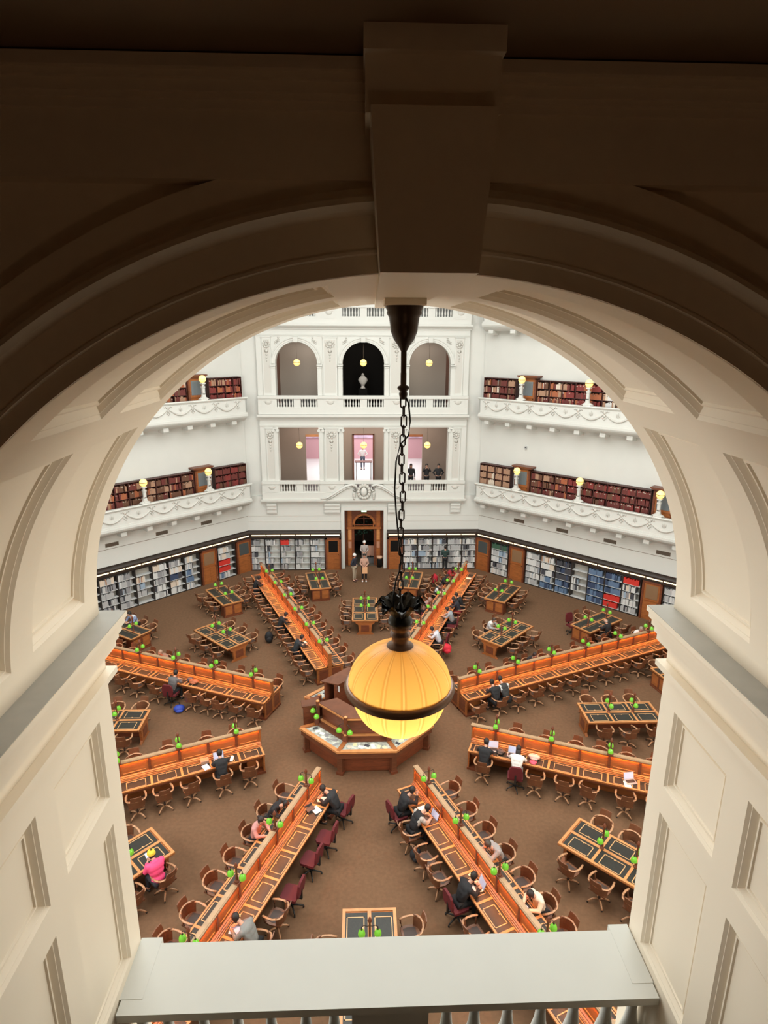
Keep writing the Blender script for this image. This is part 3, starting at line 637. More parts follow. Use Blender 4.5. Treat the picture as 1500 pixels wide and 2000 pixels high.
# ---------------------------------------------------------------- lamps
def lampparts(T,h,sep,zs,base):
    b=MB(); b.lathe([(.06,0),(.06,.03),(.035,.05),(.03,.09),(.042,.12),(.028,.16),(.026,h-.16),(.045,h-.13),(.05,h-.1),(.03,h-.06),(.022,h-.02),(.001,h)],wooda if base else bronze,8); b.build('post',T)
    b=MB(); pts=[(sep/2,0,zs+.10),(sep/2,0,zs+.17),(sep*.36,0,zs+.215),(sep*.15,0,zs+.19),(0,0,zs+.2),(-sep*.15,0,zs+.19),(-sep*.36,0,zs+.215),(-sep/2,0,zs+.17),(-sep/2,0,zs+.10)]
    b.tube(pts,.010,bronze,5); b.build('arm',T)
    sh=MB(); sh.lathe([(.082,-.055),(.086,-.03),(.078,.02),(.055,.065),(.026,.09),(.020,.10)],shade,12,caps=False); me=sh.mesh('shade')
    cp=MB(); cp.lathe([(.022,.085),(.024,.105),(.01,.125)],bronze,8); mc=cp.mesh('cap')
    bu=MB(); bu.ell((0,0,-.01),(.028,.028,.035),bulb,8,5); mb_=bu.mesh('bulb')
    for s in (-1,1):
        o=bpy.data.objects.new('shade',me); COL.objects.link(o); o.parent=T; o.location=(s*sep/2,0,zs)
        for n,mm in (('cap',mc),('bulb',mb_)): c=bpy.data.objects.new(n,mm); COL.objects.link(c); c.parent=o
dl0=thing('desk_lamp','x','lamp',I4); lampparts(dl0,.58,.34,.20,True)
tl0=thing('table_lamp','x','lamp',I4); lampparts(tl0,.84,.37,.38,True)
# ---------------------------------------------------------------- long desks
ARMS=[('UL',112.5,'long desk left of doorway'),('UR',67.5,'long desk right of doorway'),('LMU',157.5,'upper left long desk'),('RMU',22.5,'upper right long desk'),('LML',202.5,'lower left long desk'),('RML',-22.5,'lower right long desk'),('BL',247.5,'bottom left long desk'),('BR',-67.5,'bottom right long desk')]
ADIR={'UL':'running from centre toward far wall left of doorway','UR':'running from centre toward far wall right of doorway','LMU':'running from centre to upper left','RMU':'running from centre to upper right','LML':'running from centre to lower left','RML':'running from centre to lower right','BL':'running from centre to bottom left corner','BR':'running from centre to bottom right corner'}
R0,R1,PT=3.95,15.72,.915
bnd=[R0]+[4.76+PT*k for k in range(13)]; bnd[-1]=R1
def armM(a): 
    t=math.radians(a); return Matrix.Rotation(t,4,'Z')
desk={}
def mk_desk():
    T=thing('long_desk','x','desk',I4)
    b=MB()
    for s in (-1,1):
        y0,y1=sorted((s*.10,s*.65))
        b.box(R0,R1,*sorted((s*.60,s*.65)),.73,.765,woodl); b.box(R0,R1,*sorted((s*.10,s*.17)),.73,.765,woodl)
        b.box(R0,R0+.06,*sorted((s*.10,s*.65)),.73,.7655,woodl); b.box(R1-.06,R1,*sorted((s*.10,s*.65)),.73,.7655,woodl)
        b.box(R0,R1,y0,y1,.71,.745,wood)
        for x in bnd[1:-1]: b.box(x-.035,x+.035,*sorted((s*.17,s*.60)),.745,.765,woodl)
        b.box(R0+.1,R1-.1,*sorted((s*.55,s*.6)),.62,.71,wooda)
    b.build('desktop',T)
    b=MB(); b.box(R0,R1,-.035,.035,.0,1.36,wood)
    for s in (-1,1):
        b.sweep([(s*.03,.765),(s*.15,.765),(s*.15,.80),(s*.125,.81),(s*.125,.845),(s*.10,.855),(s*.10,.88),(s*.06,.90),(s*.03,.90)],R0,R1,wood)
        for i in range(13):
            a,c=bnd[i],bnd[i+1]
            b.box(a+.16,c-.16,*sorted((s*.126,s*.138)),.82,.84,woodl); b.box(a+.12,c-.12,*sorted((s*.035,s*.05)),.955,.975,woodl)
    b.build('partition',T)
    st=MB(); st.box(-.04,.04,-.062,.062,.88,1.345,wooda); me=st.mesh('stile')
    for x in bnd[1:-1]:
        o=bpy.data.objects.new('stile',me); COL.objects.link(o); o.parent=T; o.location=(x,0,0)
    b=MB(); b.box(R0-.02,R0+.04,-.075,.075,.0,1.36,wood); b.box(R1-.04,R1+.02,-.075,.075,0,1.36,wood); b.build('end_post',T)
    b=MB(); prev=R0-.05; posts=[bnd[k] for k in (1,3,5,7,9,11)]
    for x in posts+[R1+.15]:
        b.box(prev,x-.1,-.078,.078,1.36,1.395,capm); b.box(prev+.02,x-.12,-.05,.05,1.395,1.405,capm); b.box(x-.1,x+.1,-.078,.078,1.345,1.395,wooda); prev=x+.1
    for s in (-1,1): b.box(R0-.05,R1+.05,*sorted((s*.072,s*.078)),1.335,1.36,wooda)
    b.build('ridge_cap',T)
    for s in (-1,1): b=MB(); b.box(R0+.06,R1-.06,*sorted((s*.045,s*.068)),1.345,1.355,strip); o=b.build('strip_light',T); o['label']='warm glowing strip under the ridge cap'
    b=MB(); b.box(R0+.02,R0+.55,-.30,.30,0,.72,wood); b.box(R0,R0+.05,-.58,.58,.07,.72,wood); b.box(R0-.01,R0,-.48,-.06,.16,.66,wooda); b.box(R0-.01,R0,.06,.48,.16,.66,wooda); b.box(R0-.02,R0+.4,-.6,.6,0,.08,wooda); b.build('end_cabinet',T)
    b=MB(); b.box(R1-.55,R1-.02,-.30,.30,0,.72,wood); b.box(R1-.05,R1,-.58,.58,.07,.72,wood); b.box(R1-.4,R1+.02,-.6,.6,0,.08,wooda); b.build('end_cabinet',T)
    wp={}
    for i in range(13):
        a,c=bnd[i],bnd[i+1]; w=c-a
        for s in (-1,1):
            key=(round(w,3),s)
            if key not in wp:
                b=MB(); b.box(.035,w-.035,*sorted((s*.17,s*.60)),.745,.757,leather); m1=b.mesh('writing_panel')
                b=MB(); x0,x1=.17,w-.17; q=.022
                for (u,v,p,t) in ((x0,x1,.555,.555+q),(x0,x1,.225,.225+q),(x0,x0+q,.225,.577),(x1-q,x1,.225,.577)): b.box(u,v,*sorted((s*p,s*t)),.757,.762,inlay)
                b.box(w/2-.02,w/2+.02,*sorted((s*.26,s*.28)),.757,.766,inlay); m2=b.mesh('inlay_border'); wp[key]=(m1,m2)
            o=bpy.data.objects.new('writing_panel',wp[key][0]); COL.objects.link(o); o.parent=T; o.location=(a,0,0); o2=bpy.data.objects.new('inlay_border',wp[key][1]); COL.objects.link(o2); o2.parent=o
    return T,posts
dk0,POSTS=mk_desk()
for k,a,nm in ARMS:
    place(dk0,armM(a),f'long reading desk with glowing central partition, {ADIR[k]}','long reading desks radiating from centre')
    for i,r in enumerate(POSTS):
        p=armM(a)@Vector((r,0,1.4))
        if not inview(p,60,60): continue
        place(dl0,RZ(p.x,p.y,1.395,math.radians(a)+PI/2),f'twin green glass lamp on ridge, {ORD[i]} from inner end, {nm}','green lamps on the long desks')
SN={'LMU':{1:'near',-1:'far'},'RMU':{-1:'near',1:'far'},'LML':{1:'near',-1:'far'},'RML':{-1:'near',1:'far'},'BL':{1:'right',-1:'left'},'BR':{-1:'left',1:'right'},'UL':{1:'left',-1:'right'},'UR':{1:'left',-1:'right'}}
reg=[4.35+PT*k for k in range(13)]
def rest(l): return l+[x for x in reg if x>l[-1]+.7]
SEATS={('LMU',1):rest([4.2,5.03,5.73,6.33,7.01,8.02,8.71,9.74,10.52]),('RMU',-1):rest([4.27,5.28,6.11,7.0,7.95,8.89,9.8,10.72,11.53,12.5,13.35]),
('LML',1):rest([4.55,5.4,6.4,7.22,8.01]),('LML',-1):[4.56,5.6,6.89,7.93,8.8,9.7],('BL',-1):rest([4.45,5.41,6.28,7.18,8.02,9.0,9.82]),('BL',1):rest([4.32,5.5,6.35,7.49,8.21,9.09]),
('BR',-1):rest([4.62,5.45,6.41,7.13,8.02,8.87]),('BR',1):rest([4.49,5.48,6.38,7.3,8.15,9.03,9.78]),('RML',-1):rest([4.54,5.61,6.24,7.13,7.88,8.96]),('RML',1):rest([5.31,6.32,7.34,8.16,9.02])}
RED={('LMU',1):[8.02],('BL',1):[4.32,5.5,6.35,7.49],('BR',-1):[4.62,8.02],('RML',-1):[5.61],('UR',1):[14.9,10.07],('UR',-1):[9.27,6.93]}
for k,a,nm in ARMS:
    M=armM(a)
    for s in (1,-1):
        L=SEATS.get((k,s),reg)
        for i,r in enumerate(L):
            off=any(abs(r-q)<.35 for q in RED.get((k,s),[]))
            t=s*(.93+rc.uniform(-.02,.05)); p=M@Vector((r,t,0)); face=math.radians(a)-s*PI/2
            kind='red office chair' if off else 'wooden swivel armchair'
            chair(p.x,p.y,face,f'{kind}, {ORD[min(i,13)]} from inner end, {SN[k][s]} side of {nm}',off,jit=.12 if k in('BL','BR') else .22)
# ---------------------------------------------------------------- tables
def mk_table(n,L,W):
    T=thing('reading_table','x','table',I4); h=L/2; w=W/2
    b=MB(); fr=.075
    b.box(-h,h,-w,w,.70,.745,wood); b.box(-h,h,-w,-w+fr,.72,.77,woodl); b.box(-h,h,w-fr,w,.72,.77,woodl); b.box(-h,-h+fr,-w,w,.72,.7705,woodl); b.box(h-fr,h,-w,w,.72,.7705,woodl)
    b.box(-h,h,-.045,.045,.745,.769,woodl)
    for i in range(1,n): x=-h+fr+(L-2*fr)*i/n; b.box(x-.035,x+.035,-w,w,.745,.7695,woodl)
    b.build('tabletop',T)
    pw=(L-2*fr)/n
    b=MB(); b.box(.035,pw-.035,.045,w-fr,.745,.757,leather); m1=b.mesh('writing_panel')
    b=MB(); q=.022; x0,x1,y0,y1=.15,pw-.15,.12,w-fr-.03
    if n==3:
        for u,v,p,t in ((x0,x1,y0,y0+q),(x0,x1,y1-q,y1),(x0,x0+q,y0,y1),(x1-q,x1,y0,y1)): b.box(u,v,p,t,.757,.763,inlay)
        b.box(pw/2-.02,pw/2+.02,y0+q,y0+.05,.757,.766,inlay)
    else:
        for u,v,p,t in ((x0,x1,y0,y0+.01),(x0,x1,y1-.01,y1)): b.box(u,v,p,t,.757,.76,inlay)
    m2=b.mesh('inlay_border')
    for i in range(n):
        for s in (0,1):
            o=bpy.data.objects.new('writing_panel',m1); COL.objects.link(o); o.parent=T
            x=-h+fr+pw*i; o.location=(x,0,0) if s==0 else (x+pw,0,0); o.rotation_euler=(0,0,0 if s==0 else PI)
            c=bpy.data.objects.new('inlay_border',m2); COL.objects.link(c); c.parent=o
    for s in (-1,1):
        b=MB(); 
        if n==3:
            xa,xb=sorted((s*(h-.04),s*(h-.14))); b.prism([(-.5,.70),(-.46,.6),(-.34,.52),(-.3,.1),(-.42,.0),(.42,0),(.3,.1),(.34,.52),(.46,.6),(.5,.70)],xa,xb,wood,Matrix(((0,0,1,0),(1,0,0,0),(0,1,0,0),(0,0,0,1))))
            x=s*(h-.03); b.box(min(x,x-.02*s),max(x,x-.02*s),-.2,.2,.15,.5,woodl if False else wooda)
        else:
            xa,xb=sorted((s*(h-.05),s*(h-.55))); b.box(xa,xb,-w+.1,w-.1,.06,.70,wooda); b.box(xa-.02,xb+.02,-w+.08,w-.08,0,.06,wooda)
            x=s*(h-.05); b.box(min(x,x+.012*s),max(x,x+.012*s),-w+.16,-.06,.14,.62,wood); b.box(min(x,x+.012*s),max(x,x+.012*s),.06,w-.16,.14,.62,wood)
        b.build('pedestal',T)
    b=MB(); b.box(-h+.1,h-.1,-.03,.03,.08,.70,wooda); b.build('centre_board',T)
    return T
t3=mk_table(3,2.82,1.30); t2=mk_table(2,2.55,1.18)
SECT={90:'in front of doorway',135:'at upper left',45:'at upper right',180:'at far left behind pier',0:'at far right beside pier',-45:'at lower right',-90:'at bottom centre above rail',-135:'at lower left'}
for a,nm in SECT.items():
    M=armM(a)@Matrix.Translation((9.46,0,0))
    place(t3,M,f'six-place reading table with inlaid leather panels {nm}','six-place reading tables')
    for i,dx in enumerate((-.43,.49)):
        p=M@Vector((dx,0,.77))
        if inview(p,60,60): place(tl0,RZ(p.x,p.y,.768,math.radians(a)+PI/2),f'twin green lamp, {("inner","outer")[i]} one on six-place table {nm}','green lamps on the reading tables')
    for s in (1,-1):
        for i,dx in enumerate((-.9,0,.9)):
            if a==-90 and not (s==1 and i==0): 
                if s==1: continue
            if a==-90 and s==-1: dx+=.38
            if a==-90 and s==-1 and i==2: continue
            p=M@Vector((dx+rc.uniform(-.06,.06),s*(.92+rc.uniform(-.03,.08)),0))
            sd={1:'clockwise' ,-1:'other'}[s]
            px,_=proj(p); c0,_=proj(M.translation); side='left' if px<c0 else 'right'
            if abs(a) in (0,180): side='near' if p.y<0 else 'far'
            chair(p.x,p.y,math.radians(a)-s*PI/2,f'wooden swivel armchair, {("inner","middle","outer")[i]} one on {side} side of six-place table {nm}')
OUT=[(101.25,'just left of doorway'),(78.75,'just right of doorway'),(123.6,'by left diagonal bookcases, right one'),(56.4,'by right diagonal bookcases, left one'),(147,'by left diagonal bookcases, beside pier'),(33.8,'by right diagonal bookcases, beside pier'),(12,'at right edge behind pier'),(168,'at left edge behind pier')]
for a,nm in OUT:
    M=armM(a)@Matrix.Translation((13.7,0,0))
    if not inview(M.translation,150,60): continue
    place(t2,M,f'four-place dark table {nm}','four-place dark tables')
    for i,dx in enumerate((-.7,.75)):
        p=M@Vector((dx,0,.77))
        if inview(p,60,60): place(tl0,RZ(p.x,p.y,.768,math.radians(a)+PI/2),f'twin green lamp, {("inner","outer")[i]} one on dark table {nm}','green lamps on the reading tables')
    for s in (1,-1):
        for i,dx in enumerate((-.75,0,.75)):
            p=M@Vector((dx,s*(.88+rc.uniform(-.05,.1)),0)); px,_=proj(p); c0,_=proj(M.translation); side='left' if px<c0 else 'right'
            off=(a==33.8 and s==1 and i==0)
            chair(p.x,p.y,math.radians(a)-s*PI/2,f'{"red office chair" if off else "wooden swivel armchair"}, {("inner","middle","outer")[i]} one on {side} of dark table {nm}',off)
# ---------------------------------------------------------------- central octagonal desk
T=thing('central_desk','octagonal dark wood desk with glass display cases at room centre','desk',I4)
def octp(r,a0=22.5): return [(r*math.cos(math.radians(a0+45*k)),r*math.sin(math.radians(a0+45*k))) for k in range(8)]
def ringseg(b,ro,ri,z0,z1,ks,m):
    for k in ks:
        a0,a1=math.radians(22.5+45*k),math.radians(67.5+45*k)
        q=[(ro*math.cos(a0),ro*math.sin(a0)),(ro*math.cos(a1),ro*math.sin(a1)),(ri*math.cos(a1),ri*math.sin(a1)),(ri*math.cos(a0),ri*math.sin(a0))]
        b.prism(q,z0,z1,m)
segs=[0,1,2,4,5,6,7]   # 3 = gap toward the left
b=MB(); ringseg(b,2.57,2.42,.93,1.0,segs,woodl); ringseg(b,1.94,1.78,.93,1.0,segs,woodk); ringseg(b,2.50,1.8,.70,.90,segs,woodk); ringseg(b,2.26,2.2,.05,.70,segs,wooda)
for k in range(8):
    a=math.radians(22.5+45*k); u=Vector((math.cos(a),math.sin(a),0)); n=Vector((-u.y,u.x,0))
    b.add([u*1.9+n*.07+Vector((0,0,z)) for z in (.9,1.004)]+[u*1.9-n*.07+Vector((0,0,z)) for z in (.9,1.004)]+[u*2.5+n*.07+Vector((0,0,z)) for z in (.9,1.004)]+[u*2.5-n*.07+Vector((0,0,z)) for z in (.9,1.004)],[(1,3,7,5),(0,4,6,2),(0,1,5,4),(2,6,7,3),(0,2,3,1),(4,5,7,6)],wood)
b.build('case_frame',T)
docs=mat('display_documents',(.42,.43,.38),.6,noise=(7,.55))
for k in segs:
    b=MB(); ringseg(b,2.43,1.93,.90,.95,[k],docs); 
    rk=random.Random(k); am=math.radians(45+45*k); u=Vector((math.cos(am),math.sin(am),0)); n=Vector((-u.y,u.x,0))
    for q in range(7):
        c=u*rk.uniform(1.9,2.12)+n*(-.6+.2*q); M=RZ(c.x,c.y,.951,rk.uniform(0,3)); b.box(-.09,.09,-.06,.06,0,.004,rk.choice((paper,mat('yellow_document',(.7,.65,.4),.6),greym,BMAT['charcoal'],BMAT['cream'])),M)
    b.build('display_case',T)
for k in range(8):
    a=math.radians(22.5+45*k); b=MB(); M=RZ(2.33*math.cos(a),2.33*math.sin(a),0,a); b.box(-.09,.07,-.09,.09,0,.74,woodk,M); b.box(-.12,.1,-.12,.12,0,.1,wooda,M); b.build('leg',T)
    b=MB(); M=RZ(1.92*math.cos(a),1.92*math.sin(a),1.0,a); b.box(-.07,.07,-.07,.07,0,.2,wooda,M); b.ell((0,0,.22),(.06,.06,.04),woodl,8,5,M); b.build('finial',T)
b=MB(); ringseg(b,1.80,1.70,.0,1.08,segs,woodk); ringseg(b,1.70,1.62,0,1.78,segs,wooda); ringseg(b,1.78,1.7,1.08,1.13,segs,woodl); ringseg(b,1.30,1.2,0,1.78,segs,wooda)
b.build('inner_wall',T)
b=MB(); ringseg(b,1.84,1.13,1.78,1.82,segs,woodk); ringseg(b,1.86,1.80,1.74,1.80,segs,woodl); b.build('upper_top',T)
b=MB(); b.prism(octp(1.7),0,.15,wooda); b.prism(octp(2.05),0,.06,wooda); b.build('dais_floor',T)
b=MB(); M=RZ(0,0,0,math.radians(-170)); b.box(1.75,2.3,-.22,.12,0,1.5,wooda,M); b.box(1.7,2.36,-.26,.16,1.5,1.56,woodk,M); b.box(1.7,2.0,-.5,-.3,.0,1.5,wooda,M); b.build('gate_pier',T)
T2=tag(MB().box(-.04,.04,-.005,.005,-.12,.12,paper).build('paper_notice',None,RZ(-1.02,.47,1.62,math.radians(-60))),'small white notice stuck on the end of the central desk top','notice')
for k,a in enumerate((-157.5,-112.5,-67.5,-22.5)):
    t=math.radians(a); c=Vector((1.86*math.cos(t),1.86*math.sin(t),0))
    T=thing('bracket_lamp',f'twin green bracket lamp on central desk, {("far left","front left","front right","far right")[k]} corner','lamp',RZ(c.x,c.y,1.0,t+PI/2),'bracket lamps on the central desk')
    b=MB(); b.box(-.05,.05,-.05,.05,.2,.85,wooda); b.ell((0,0,.88),(.07,.07,.04),woodl,8,5); b.build('post',T)
    b=MB(); b.tube([(-.2,-.12,.5),(-.2,-.12,.6),(-.1,-.08,.66),(0,0,.62),(.1,-.08,.66),(.2,-.12,.6),(.2,-.12,.5)],.012,bronze,5); b.build('arm',T)
    for s in (-1,1):
        sh=MB(); sh.lathe([(.095,-.055),(.1,-.03),(.085,.02),(.055,.065),(.026,.09),(.020,.10)],shade,12,Matrix.Translation((s*.2,-.12,.42)),caps=False); o=sh.build('shade',T)
        bu=MB(); bu.ell((s*.2,-.12,.41),(.03,.03,.035),bulb,8,5); bu.build('bulb',o)
# ---------------------------------------------------------------- great globe pendant in the near arch
gshell=bpy.data.materials.new('amber_ribbed_glass'); gshell.use_nodes=True
nt=gshell.node_tree; nt.nodes.clear(); out=nt.nodes.new('ShaderNodeOutputMaterial'); tr=nt.nodes.new('ShaderNodeBsdfTranslucent'); df=nt.nodes.new('ShaderNodeBsdfDiffuse'); mx=nt.nodes.new('ShaderNodeMixShader'); ms=nt.nodes.new('ShaderNodeMixShader'); gl=nt.nodes.new('ShaderNodeBsdfGlossy')
tr.inputs[0].default_value=(1,.66,.23,1); df.inputs[0].default_value=(.78,.52,.26,1); gl.inputs['Roughness'].default_value=.25; mx.inputs[0].default_value=.35; ms.inputs[0].default_value=.04
nt.links.new(tr.outputs[0],mx.inputs[1]); nt.links.new(df.outputs[0],mx.inputs[2]); nt.links.new(mx.outputs[0],ms.inputs[1]); nt.links.new(gl.outputs[0],ms.inputs[2]); nt.links.new(ms.outputs[0],out.inputs[0])
PX,PY=.006,-18.045; GZ=12.935
T=thing('globe_pendant_lamp','large glowing amber ribbed globe lamp hanging on a chain in the near arch','lamp',Matrix.Translation((PX,PY,0)))
b=MB(); b.box(-.066,.066,-.066,.066,14.312,14.36,plaster); b.build('ceiling_block',T)
b=MB(); b.lathe([(.060,14.318),(.062,14.308),(.056,14.296),(.058,14.288),(.050,14.276),(.046,14.25),(.044,14.232),(.034,14.207),(.018,14.185),(.013,14.175),(.0095,14.17)],bronze,24); b.build('canopy',T)
b=MB(); b.lathe([(.010,14.10),(.010,14.06),(.019,14.055),(.021,14.048),(.012,14.04),(.015,14.03),(.012,14.018),(.006,14.012)],bronze,14); b.lathe([(.0095,14.18),(.0095,14.05)],bronze,12); b.build('stem',T)
lk=MB(); pts=[]
for i in range(16):
    t=2*PI*i/16; pts.append((.0088*(1 if math.cos(t)>0 else -1)*min(1,abs(math.cos(t))*1.6),0,.0200*(math.sin(t) if abs(math.sin(t))<.95 else math.copysign(1,math.sin(t)))))
lk.tube(pts,.0028,bronze,6,closed=True); me=lk.mesh('chain_link'); nl=22; z0=14.005; z1=13.31
for i in range(nl):
    o=bpy.data.objects.new('chain_link',me); COL.objects.link(o); o.parent=T; o.location=(.003*math.sin(i*.8),0,z0-(z0-z1)*i/(nl-1)); o.rotation_euler=(0,0,(PI/2 if i%2 else 0)+.15); o.scale=(1,1,1.05 if i%2==0 else .95)
b=MB(); b.tube([(.004,0,14.03),(.018,0,14.0),(.025,0,13.94),(.02,0,13.89),(-.008,0,13.86),(-.022,0,13.80),(-.026,0,13.70),(-.02,.0,13.62),(-.01,0,13.52),(0,0,13.45),(-.004,0,13.40),(-.018,0,13.36),(-.027,0,13.30),(-.026,0,13.22),(-.012,0,13.19)],.003,black,6); b.build('cable',T)
dl=mat('blackened_leaf_metal',(.03,.03,.028),.35,metal=.5)
b=MB()
for k in range(8):   # crown of curled leaves
    a=2*PI*k/8; M=Matrix.Translation((0,0,13.215))@Matrix.Rotation(a,4,'Z'); P=[];Fs=[]; n=12; mm=9
    for i in range(n):
        u=i/(n-1); rad=.028+.070*u; z=.0+.050*math.sin(u*PI*.72); wd=.040*math.sin(PI*(.22+.70*u))*(1+.13*math.sin(i*2.1))
        for j in range(mm): v=j/(mm-1)*2-1; P.append((rad-.01*v*v,wd*v,z+.018*v*v+.004*math.sin(j*2.2+i)))
    for i in range(n-1):
        for j in range(mm-1): q=i*mm+j; Fs.append((q,q+1,q+mm+1,q+mm))
    b.add(P,Fs,dl,M,True)
b.tube([(0,.012,13.24),(0,.022,13.27),(0,0,13.295),(0,-.022,13.27),(0,-.012,13.24)],.005,dl,6)
b.lathe([(.040,13.185),(.048,13.195),(.044,13.208),(.03,13.225),(.015,13.25),(.006,13.27)],dl,16)
b.build('leaf_crown',T)
b=MB(); b.lathe([(.052,13.092),(.050,13.10),(.034,13.108),(.032,13.12),(.032,13.135),(.038,13.14),(.038,13.15),(.031,13.155),(.034,13.17),(.041,13.178),(.036,13.188),(.04,13.195)],mat('brown_bronze_neck',(.20,.12,.09),.35,metal=.25),28); b.build('neck',T)
gdark=gshell.copy(); gdark.name='amber_glass_groove'; gdark.node_tree.nodes['Translucent BSDF'].inputs[0].default_value=(.82,.50,.15,1)
gline=gshell.copy(); gline.name='amber_glass_rib'; gline.node_tree.nodes['Translucent BSDF'].inputs[0].default_value=(1,.74,.32,1)
def glob(name,r,zc,t0,t1,n,sc=1.0):
    P=[];Fs=[]; K=160; N=26
    for i in range(N+1):
        t=t0+(t1-t0)*i/N; rad=r*math.cos(t); z=r*sc*math.sin(t)
        for k in range(K):
            a=2*PI*k/K; rib=math.cos(a*16); rib2=.014*(max(0,rib)**6)
            q=rad*(1-rib2*(1 if name=='upper_bowl' else 1.1)); P.append((q*math.cos(a),q*math.sin(a),zc+z))
    for i in range(N):
        for k in range(K): Fs.append((i*K+k,i*K+(k+1)%K,(i+1)*K+(k+1)%K,(i+1)*K+k))
    b=MB(); b.add(P,Fs,gshell,None,True); gi=b.mi(gline); gd=b.mi(gdark)
    for j,f in enumerate(Fs):
        if (j+1)%10 in (0,2): b.m[j]=gd
        elif (j+1)%10==1: b.m[j]=gi
    return b.build(name,T)
glob('upper_bowl',.197,GZ,0,math.radians(75),18,.86); glob('lower_bowl',.184,GZ-.018,math.radians(-88),0,18,1.0)
b=MB(); ringp=[(.186,GZ+.008),(.200,GZ+.010),(.209,GZ+.004),(.212,GZ-.004),(.207,GZ-.010),(.208,GZ-.018),(.199,GZ-.026),(.184,GZ-.028)]
b.lathe(ringp,mat('bronze_band',(.26,.15,.10),.35,metal=.25),72,caps=False); b.build('band',T)
b=MB(); b.lathe([(.003,GZ-.235),(.012,GZ-.225),(.022,GZ-.205),(.026,GZ-.20)],bronze,14); b.build('finial',T)
b=MB(); b.ell((0,0,GZ-.02),(.05,.05,.055),mat('pendant_bulb',(1,.9,.6),.4,em=(1,.72,.32),es=1.5),16,10); b.build('bulb',T)
l=bpy.data.lights.new('pendant_bulb_light','POINT'); l.energy=3.9; l.shadow_soft_size=.06; l.color=(1,.85,.55); lo=bpy.data.objects.new('pendant_bulb_light',l); COL.objects.link(lo); lo.location=(PX,PY,GZ-.095)
# small pendants in the far openings
for z,zn in ((7.86,'lower row'),(12.74,'upper row')):
    for x,nm in ((-3.9,'left'),(0.0,'middle'),(3.88,'right')):
        T=thing('globe_pendant_lamp',f'small yellow globe lamp hanging in far facade {zn}, {nm} opening','lamp',MF@Matrix.Translation((x,.25,0)),'globe pendants of the far facade')
        b=MB(); b.ell((0,0,z),(.2,.2,.2),globe,16,10); b.build('globe',T)
        b=MB(); b.tube([(.203*math.cos(t*PI/8),.203*math.sin(t*PI/8),z) for t in range(16)],.010,bronze,5,closed=True); b.build('band',T)
        b=MB(); b.tube([(0,0,z+.19),(0,0,z+1.05)],.008,mat('pendant_cord_brown',(.12,.09,.06),.6),5); b.build('cord',T)
# ---------------------------------------------------------------- people
skin=mat('skin_tone',(.55,.30,.21),.55); skin2=mat('skin_tone_deep',(.34,.17,.11),.55)
def eyem(): return mat('eye_dark',(.02,.015,.01),.2)
def skinmesh(J,Ed,root,sub=1):
    me=bpy.data.meshes.new('s'); names=list(J); me.from_pydata([J[n][0] for n in names],[(names.index(a),names.index(b)) for a,b in Ed],[])
    o=bpy.data.objects.new('s',me); COL.objects.link(o); md=o.modifiers.new('k','SKIN'); md.use_smooth_shade=True
    for i,n in enumerate(names):
        r=J[n][1]; sv=me.skin_vertices[0].data[i]; sv.radius=r if isinstance(r,tuple) else (r,r); sv.use_root=(n==root)
    if sub: m2=o.modifiers.new('u','SUBSURF'); m2.levels=sub
    bpy.context.view_layer.update()
    ev=bpy.data.meshes.new_from_object(o.evaluated_get(bpy.context.evaluated_depsgraph_get())); bpy.data.objects.remove(o); return ev
def fromme(me,name,m,parent,extra=None):
    b=MB(); b.add([v.co[:] for v in me.vertices],[tuple(p.vertices) for p in me.polygons],m,None,True)
    if extra: extra(b)
    return b.build(name,parent)
def lerp(a,b,t): return tuple(a[i]+(b[i]-a[i])*t for i in range(3))
NP=[0]
